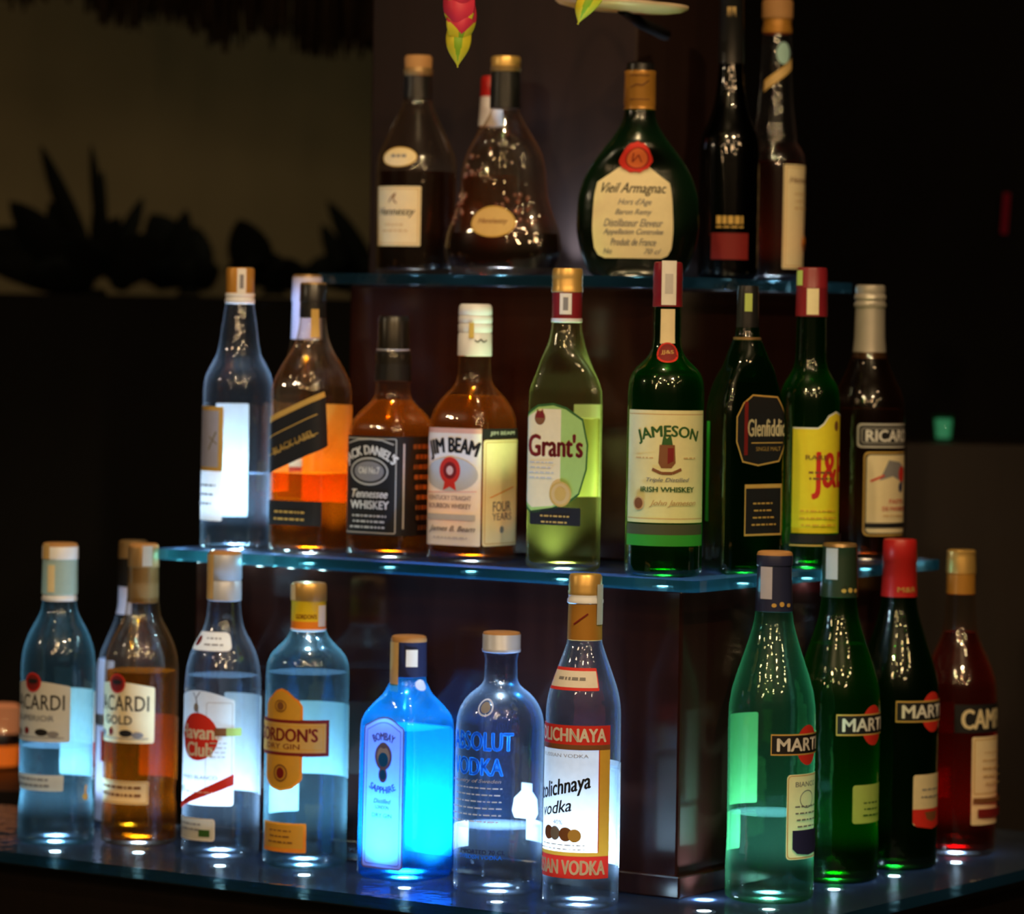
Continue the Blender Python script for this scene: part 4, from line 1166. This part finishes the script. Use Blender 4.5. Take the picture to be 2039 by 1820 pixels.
# embossed grape clusters in the glass
rg = random.Random(4)
for cu, cv, sx, sy, n in ((30, 130, 30, 36, 26), (-44, 215, 22, 22, 14), (-70, 130, 14, 34, 14)):
    bm = bmesh.new()
    for k in range(n):
        u, v = cu + rg.uniform(-1, 1) * sx, cv + rg.uniform(-1, 1) * sy
        al = u / 85.0 * 1.2 + 0.0
        p = b.surf(al, v)
        r = rg.uniform(4, 6.5) * b.s
        bmesh.ops.create_icosphere(bm, subdivisions=1, radius=r, matrix=Matrix.Translation(p) @ Matrix.Diagonal((1, 0.5, 1, 1)))
    for f in bm.faces:
        f.smooth = True
    bm_obj('embossed_grapes', bm, glass('frosted embossed glass', (0.78, 0.66, 0.60), (0.5, 0.4, 0.36), 0.22, 0.3, (0.80, 0.55, 0.45), 1.0, 0.12), b.root)
lit(b, riser2, 8.0)

b = Bottle('cognac_bottle', 'bottle with red capsule and white neck band hidden behind the bell shaped decanter', LA(972, 0.279, Z_TOP), Z_TOP,
           [(0, 52), (4, 58), (10, 60), (190, 60), (225, 54), (255, 40), (285, 28), (310, 23), (390, 20)], G_AMBC, GR_T)
b.liquid(200, L_AMBER)
b.cap([(298, 23), (299, 25), (358, 22), (359, 22.5), (394, 21), (399, 18)], [C_WHITE, C_RED], zones=[0, 0, 1, 1, 1])

b = Bottle('armagnac_bottle', 'flat round dark green armagnac bottle with handwritten cream label and red wax seal', LA(1268, 0.200, Z_TOP), Z_TOP,
           [(0, 84), (4, 92), (20, 102), (60, 116), (100, 122), (150, 120), (190, 110), (225, 92), (255, 70), (282, 50), (302, 38), (320, 32), (340, 30), (400, 27), (415, 26)], G_DARKG, GR_T, flat=0.5, rot=2)
b.cap([(332, 30.5), (333, 32.5), (336, 31), (340, 31), (344, 32), (402, 31), (406, 32), (410, 31)], [C_AMB], 'capsule', [0] * 7)
b.cap([(410, 30), (411, 28), (424, 27), (427, 23)], [C_BLACK], zones=[0, 0, 0])
b.sheet('capsule_lettering', -4, [('l', BROWN, [(-20, 352), (22, 352)], 2), ('l', BROWN, [(-18, 376), (-6, 382), (6, 380), (20, 390)], 2.5), ('l', BROWN, [(-20, 400), (22, 400)], 1.5)], rfix=33.2)
lab = [(-84, 56), (-78, 42), (-64, 36), (62, 36), (76, 42), (82, 56), (78, 186), (36, 216), (-40, 216), (-82, 186)]
lab = [(x * 0.98, y) for x, y in lab]
b.sheet('label', -4, [('p', CREAM, lab), ('t', BLACK, 'Vieil Armagnac', 0, 172, 134, 26, {'shear': 0.4, 'bold': 0.0}), ('t', GREY, 'Hors d\'Age', 2, 146, 66, 16, {'shear': 0.4, 'bold': 0.0}), ('t', GREY, 'Baron Remy', 0, 126, 72, 14, {'shear': 0.4, 'bold': 0.0}),
    ('t', GREY, 'Distillateur Eleveur', 0, 106, 116, 15, {'shear': 0.4, 'bold': 0.0}), ('t', GREY, 'Appellation Controlee', 0, 87, 118, 14, {'shear': 0.4, 'bold': 0.0}), ('t', GREY, 'Produit de France', 0, 68, 92, 14, {'shear': 0.4, 'bold': 0.0}), ('t', GREY, 'No', -54, 50, 18, 11, {'shear': 0.4, 'bold': 0.0}), ('t', GREY, '70 cl', 40, 50, 36, 10, {'shear': 0.4, 'bold': 0.0})], off=4.0, vref=110)
blob = [(30 * math.cos(2 * math.pi * k / 24) * (1 + 0.05 * math.sin(5 * k)), 236 + 30 * math.sin(2 * math.pi * k / 24) * (1 + 0.06 * math.cos(3 * k))) for k in range(24)]
b.sheet('wax_seal', -4, [('p', RED, blob), ('c', paper('orange red wax', (0.62, 0.14, 0.04), 0.0), 2, 234, 21, 21), ('o', DRED, 2, 234, 21, 21, 2), ('l', DRED, [(-6, 244), (-6, 226), (4, 240), (10, 226)], 2)], off=8.0, vref=236)
lit(b, riser2, 5.0)

b = Bottle('wine_bottle', 'tall black bottle with narrow neck strip and dark red label on the top shelf', RA(1448, 0.170, Z_TOP), Z_TOP,
           [(0, 52), (4, 58), (10, 60), (255, 60), (285, 56), (315, 44), (345, 34), (380, 28), (430, 24), (560, 22)], G_WINE, GR_T)
b.cap([(430, 25), (431, 26), (556, 23.5), (558, 25), (574, 24), (578, 21)], [C_BLACK], 'capsule', [0] * 5)
b.sheet('neck_strip', -4, [('r', TAN, -8, 448, 8, 542)], off=1.6, vref=500)
b.sheet('label', -2, [('r', DRED, -36, 40, 42, 92), *lines(GOLDI, 2, 118, 1, 10, 66, 16, 3), *lines(GOLDI, 2, 104, 1, 8, 60, 3, 5)])
lit(b, riser2, 1.0)

b = Bottle('cognac_bottle', 'tall slender necked cognac bottle with narrow cream label, rightmost on the top shelf', RA(1539, 0.182, Z_TOP), Z_TOP,
           [(0, 50), (3, 55), (10, 58), (232, 60), (250, 58), (264, 52), (274, 45), (282, 42), (292, 43), (296, 41), (308, 40), (330, 37), (370, 33), (430, 30), (500, 28), (560, 26)], G_CLEAR, GR_T)
b.liquid(240, L_DARK)
b.cap([(494, 28), (495, 29.5), (506, 30), (508, 28), (522, 28), (524, 31), (556, 31), (562, 28)], [C_AMB, C_CORKWARM], zones=[0, 0, 0, 0, 1, 1, 1])
b.sheet('neck_ribbon', 12, [('p', GOLDI, [(-34, 376), (-34, 398), (30, 446), (30, 424)]), ('p', TAN, [(-32, 379), (-32, 395), (28, 441), (28, 427)])], off=1.2)
b.sheet('neck_label_back', 20, [('p', paper('pale aqua neck label back', (0.45, 0.75, 0.75), 0.2), ellipse(2, 454, 15, 22))], off=0.8)  # stands in for the back of the neck label
b.sheet('label', 52, [('r', CREAM, -40, 26, 62, 232, 2), ('f', TAN, -36, 30, 58, 228, 2), ('t', BROWN, 'Hennessy', 10, 200, 76, 16, {'shear': 0.3}), *lines(TAN, 10, 174, 3, 14, 60, 3, 3), ('c', ORANGE, 22, 78, 13, 13), ('c', BROWN, 22, 70, 9, 7)])
lit(b, riser2, 7.0)

# added lights inside the plate at the left end make the plate's cut edge glow
for a_ in (0.435, 0.475, 0.515, 0.555, 0.598):
    x_, y_ = P(a_, -0.012)
    lamp('added_edge_light', 'POINT', (x_, y_, Z_MID - G / 2), 0.05, (0.6, 0.95, 1.0), 0.003)

# two small added uplights on the top riser wash the pillar between the cognac bottles
for px_, pw_ in ((915, 0.4), (1128, 1.3)):
    led(solve_a(px_, 0.306, Z_TOP), 0.306, Z_TOP, riser2, pw_, 76, 0.005)

# ============================================================ things above and behind the display
M_LEAF = solid('dark plant leaf', (0.007, 0.009, 0.008), 0.7, 0, 0.08, 0.25, 12)
M_POT = solid('dark planter', (0.004, 0.004, 0.004), 0.7, 0, 0.2)
M_RB = solid('heliconia red', (0.52, 0.03, 0.07), 0.45, 0, 0.3, 0.2, 40)
M_YB = solid('heliconia yellow', (0.58, 0.52, 0.03), 0.45, 0, 0.3, 0.2, 40)
M_GB = solid('heliconia green', (0.20, 0.38, 0.02), 0.45, 0, 0.3, 0.2, 40)
M_STEM = solid('flower stem', (0.10, 0.18, 0.03), 0.5)
M_DISH = solid('pale ceramic', (0.50, 0.38, 0.26), 0.4)

def bract(bm, base, direc, side, length, width, red=0.5):
    """boat shaped bract: rows across the blade, red near the stem, yellow edge, green keel"""
    d = Vector(direc).normalized()
    s = Vector(side).normalized()
    n = d.cross(s).normalized()
    rows = []
    K = 40
    for i in range(K + 1):
        t = i / K
        w = width * (math.sin(math.pi * min(1, t * 0.85 + 0.12)) ** 0.8) * (1 - t ** 6)
        c = Vector(base) + d * (length * t) + n * (0.10 * length * math.sin(t * 2.2))
        row = []
        for j in range(25):
            q = (j - 12) / 12
            row.append(bm.verts.new(c + s * (w * q) - n * (w * 0.75 * (1 - q * q)) * -1))
        rows.append(row)
    for i in range(K):
        for j in range(24):
            f = bm.faces.new((rows[i][j], rows[i][j + 1], rows[i + 1][j + 1], rows[i + 1][j]))
            q = abs(j - 11.5) / 11.5
            t = (i + 0.5) / K
            f.material_index = 0 if t < red - 0.35 * q * red else (2 if q < 0.34 * math.sin(math.pi * t) else 1)
            f.smooth = True

def heliconia(px, py_tip, Y, size, label, tilt, root_to, redness=1.0):
    tip = Vector(world_at(px, py_tip, Y))
    o = empty('heliconia_flower', tuple(tip), label, 'flower', 'hanging heliconia flowers')
    bm = bmesh.new()
    k = size
    up = Vector((math.sin(tilt), 0, math.cos(tilt)))
    for (h, sx, ln, wd, rd) in ((0.050, 0.1, 0.050, 0.0125, 0.10), (0.072, -0.9, 0.058, 0.0150, 0.72), (0.090, 0.8, 0.066, 0.0160, 0.88), (0.118, -0.7, 0.078, 0.0165, 0.95), (0.130, 0.7, 0.078, 0.0165, 0.95)):
        base = up * (h * k) + Vector((-sx * 0.003 * k, 0.003, 0))
        dr = -up + Vector((sx * 0.09, -0.06, 0))
        bract(bm, base, dr, Vector((1, -0.25 * sx, 0)), ln * k, wd * k, rd * redness)
    keep_o = bm_obj('bracts', bm, [M_RB, M_YB, M_GB], o)
    so = keep_o.modifiers.new('thick', 'SOLIDIFY')
    so.thickness = 0.0012
    bm = bmesh.new()
    pts = [up * (0.07 * k), up * (0.16 * k)]
    tgt = Vector(root_to) - tip
    p1 = pts[-1]
    for i in range(1, 13):
        t = i / 12
        pts.append(p1.lerp(tgt, t) + Vector((0, 0, 0.10 * math.sin(math.pi * t))) * (1 - 0.4 * t))
    tube(bm, pts, 0.0035, 8)
    bm_obj('stem', bm, [M_STEM], o)
    return o

dish_c = Vector(world_at(1240, -24, 3.83))
dish = empty('flower_dish', tuple(dish_c), 'pale shallow dish of flowers fixed to the pillar at the top edge', 'dish')
bm = bmesh.new()
s_ = 3.83 / FPX
lathe_bm(bm, [(0.0, -46 * s_), (60 * s_, -47 * s_), (100 * s_, -45 * s_), (124 * s_, -40 * s_), (133 * s_, -34 * s_), (134 * s_, -28 * s_), (122 * s_, -30 * s_), (90 * s_, -34 * s_), (0.0, -36 * s_)], 48)
bmesh.ops.scale(bm, vec=(1, 0.62, 1), verts=bm.verts[:])
bmesh.ops.rotate(bm, matrix=Matrix.Rotation(rad(3.2), 3, 'Y'), verts=bm.verts[:])
bm_obj('bowl', bm, [M_DISH], dish)
bm = bmesh.new()
tube(bm, [(0.0, 0.0, -0.021), (0.02, 0.06, -0.030), (0.05, 0.16, -0.034)], 0.006, 10)
bm_obj('bracket', bm, [M_POT], dish)
root = dish_c + Vector((0, 0, -34 * s_ + 0.004))
heliconia(911, 136, 3.66, 1.0, 'red and yellow hanging flower bract at the top, left of the cork topped bottles', 0.03, root + Vector((-0.02, 0, 0)))
heliconia(1150, 50, 3.69, 1.0, 'yellow green hanging flower bract drooping over the pale dish', 0.45, root + Vector((0.0, 0, 0)), 0.35)

# ---- left background: planter with silhouetted plants, thatch fringe
def leaf(bm, base, tip, width, bend=0.15, out=(0, -1, 0)):
    base, tip = Vector(base), Vector(tip)
    d = tip - base
    L_ = d.length
    s = d.cross(Vector((0, 1, 0))).normalized()
    rows = []
    K = 12
    for i in range(K + 1):
        t = i / K
        c = base + d * t + Vector((0, -1, 0)) * (bend * L_ * math.sin(math.pi * t * 0.7)) 
        w = width * max(0.02, (math.sin(math.pi * (0.12 + 0.88 * t)) ** 0.7))
        rows.append([bm.verts.new(c - s * w), bm.verts.new(c + Vector((0, 0.25 * w, 0))), bm.verts.new(c + s * w)])
    for i in range(K):
        for j in range(2):
            f = bm.faces.new((rows[i][j], rows[i][j + 1], rows[i + 1][j + 1], rows[i + 1][j]))
            f.smooth = True

YP = 5.6

planter = empty('planter_box', (-0.7, YP, FLOOR), 'long dark planter box against the olive wall on the left', 'planter')
pz = world_at(400, 592, YP)[2]
keep(boxm('trough', -1.2, YP - 0.25, FLOOR, -0.20, YP + 0.25, pz, M_POT), planter)
PL = [((190, 600), [(60, 560, 60), (120, 540, 70), (270, 560, 60), (-40, 520, 60), (82, 290, 20), (182, 288, 14), (100, 400, 34), (205, 340, 16), (285, 392, 20), (20, 400, 40), (150, 470, 40), (320, 470, 46), (240, 430, 30), (-60, 470, 60)], 'tall thin leaved dark plant at the far left of the planter'),
      ((375, 610), [(300, 560, 60), (440, 560, 60), (350, 540, 70), (372, 416, 26), (300, 425, 52), (330, 470, 60), (420, 520, 40), (250, 520, 60), (390, 450, 30)], 'dark plant with upright leaf tips in the middle of the planter'),
      ((545, 620), [(480, 570, 60), (610, 570, 60), (540, 545, 60), (476, 436, 44), (520, 500, 60), (590, 560, 40), (450, 560, 70), (610, 600, 50), (500, 540, 60)], 'dark broad leaved plant in front of the wall right of the middle'),
      ((720, 620), [(660, 560, 50), (760, 540, 50), (652, 398, 22), (640, 445, 20), (688, 440, 26), (620, 520, 36), (700, 500, 36), (730, 520, 40), (600, 600, 46)], 'dark plant with crossing blades next to the pillar')]
YP0 = YP
for n_, ((bx, by), leaves, lab) in enumerate(PL):
    YP = YP0 + (-0.13, 0.12, -0.14, 0.10)[n_]
    base = Vector(world_at(bx, 590, YP))
    o = empty('potted_plant', tuple(base), lab, 'plant', 'plants in the planter by the wall')
    bm = bmesh.new()
    for i, (tx, ty, w) in enumerate(leaves):
        if ty > 480:
            ty, w = min(ty, 535), min(w, 34)
        dy = ((i * 37) % 9 - 4) * 0.012
        tip = Vector(world_at(tx, ty, YP + dy)) - base
        b0 = Vector(world_at(bx, 556, YP)) - base
        leaf(bm, b0 + Vector((((i % 3) - 1) * 0.02, 0, 0)), tip, w / FPX * YP, 0.05)
    lf = bm_obj('foliage', bm, [M_LEAF], o)
    lf.modifiers.new('thick', 'SOLIDIFY').thickness = 0.003
    bm = bmesh.new()
    tube(bm, [(0, 0, 0.001), Vector(world_at(bx, 575, YP)) - base], [0.02, 0.014], 8)
    bm_obj('stem', bm, [M_LEAF], o)
    for ch in ():
        pass

bm = bmesh.new()
rg = random.Random(11)
YT = 5.1
M_TH = solid('dry thatch', (0.030, 0.020, 0.012), 0.9, 0, 0.1, 0.4, 20)
for i in range(520):
    px = rg.uniform(-150, 775)
    low = 8 + 92 * max(0, min(1, (px - 170) / 560)) ** 0.8 if px > 170 else -20
    low += rg.gauss(0, 13) + 14 * math.sin(px / 31.0)
    Yd = YT + rg.uniform(0, 0.25)
    p0 = Vector(world_at(px, low, Yd))
    p1 = Vector((p0.x + rg.uniform(-0.02, 0.02), Yd + 0.02, 0.60))
    w = rg.uniform(0.003, 0.009)
    a = [bm.verts.new(p0 + Vector((-w * 0.3, 0, 0))), bm.verts.new(p0 + Vector((w * 0.3, 0, 0))), bm.verts.new(p1 + Vector((w, 0, 0))), bm.verts.new(p1 + Vector((-w, 0, 0)))]
    c = [bm.verts.new(v.co + Vector((0, 0.002, 0))) for v in a]
    bm.faces.new(a)
    bm.faces.new(c[::-1])
    for k in range(4):
        bm.faces.new((a[k], a[(k + 1) % 4], c[(k + 1) % 4], c[k]))
tag(bm_obj('thatch_fringe', bm, [M_TH]), 'dark ragged thatch fringe hanging over the olive wall', 'thatch', None, 'stuff')
th_x0, th_x1 = world_at(-200, 0, YT)[0], world_at(800, 0, YT)[0]
tag(boxm('roof_beam', th_x0, YT - 0.03, 0.58, th_x1, YT + 0.3, 1.70, M_DARKWALL), 'dark roof beam carrying the thatch fringe', 'beam')

# ---- orange drink on the back counter at far left
bx, by, bz = world_at(2, 1532, 4.55)
tag(boxm('back_counter', -1.5, 4.35, FLOOR, bx + 0.10, 5.1, bz - 0.0005, M_FASCIA), 'dark back counter behind the bar at the far left', 'counter')
t = empty('drinking_glass', (bx, by, bz), 'glowing orange drink in a tumbler at the left edge of the photo', 'glass')
sg = 4.55 / FPX
bm = bmesh.new()
lathe_bm(bm, [(0, 0), (34 * sg, 0), (38 * sg, 6 * sg), (44 * sg, 128 * sg), (42 * sg, 128 * sg), (36 * sg, 8 * sg), (0, 8 * sg)], 32)
bm_obj('glass_body', bm, [G_CLEAR], t, True)
M_OR = emit('orange drink painted glow', (1.0, 0.16, 0.012), 0.75)  # the drink's glow is put in as emission, no candle inside
M_OR2 = emit('salmon painted glow', (1.0, 0.30, 0.10), 0.42)
bm = bmesh.new()
lathe_bm(bm, [(0, 9 * sg), (34.5 * sg, 9 * sg), (37 * sg, 48 * sg), (0, 48 * sg)], 32)
bm_obj('glowing_drink', bm, [M_OR], t, True)
bm = bmesh.new()
lathe_bm(bm, [(0, 50 * sg), (37 * sg, 50 * sg), (38 * sg, 72 * sg), (0, 72 * sg)], 32)
bm_obj('dark_band', bm, [C_BLACK], t, True)
bm = bmesh.new()
lathe_bm(bm, [(0, 74 * sg), (38.5 * sg, 74 * sg), (41 * sg, 122 * sg), (30 * sg, 130 * sg), (0, 132 * sg)], 32)
bm_obj('glowing_drink_top', bm, [M_OR2], t, True)

# ---- right background: dark cabinet with a small lit glass, a dim glowing red strip
cx0 = world_at(1795, 880, 4.75)
tag(boxm('side_cabinet', cx0[0], 4.7, FLOOR, 3.0, 4.98, cx0[2], wood('cabinet wood', (0.012, 0.007, 0.005), (0.020, 0.012, 0.008), 0.5, 0.3)), 'dark wooden cabinet behind the right end of the display', 'cabinet')
gx, gy, gz = world_at(1878, 879, 4.82)
t = empty('lit_tumbler', (gx, gy, cx0[2]), 'small pale green lit glass standing on the dark cabinet at right', 'candle')
sg = 4.82 / FPX
bm = bmesh.new()
lathe_bm(bm, [(0, 0.0005), (15 * sg, 0.0005), (17 * sg, 3 * sg), (21 * sg, 52 * sg), (19.5 * sg, 52 * sg), (15.5 * sg, 5 * sg), (0, 5 * sg)], 28)
bm_obj('glass_body', bm, [G_AQUA], t, True)
bm = bmesh.new()
lathe_bm(bm, [(0, 6 * sg), (14.5 * sg, 6 * sg), (18 * sg, 44 * sg), (0, 44 * sg)], 28)
bm_obj('glowing_core', bm, [emit('pale aqua glow', (0.30, 0.75, 0.55), 0.30)], t, True)  # faint light of the tumbler, put in as an emissive core
rx, ry, rz = world_at(1999, 466, 4.98)
t = empty('red_strip', (rx, ry, rz), 'dim glowing red strip on the dark wall at the right edge', 'lamp')
bm = bmesh.new()
tube(bm, [(0, 0.0, 0.0), (0.003, 0.0, 82 * 4.98 / FPX)], 0.0045, 12)
bm_obj('tube', bm, [emit('dim red tube', (0.6, 0.02, 0.03), 0.055)], t, True)  # red strip drawn as a dim emissive tube
bm = bmesh.new()
tube(bm, [(0, 0.0, 0.012), (0, 0.022, 0.012)], 0.003, 8)
bm_obj('bracket', bm, [M_POT], t)
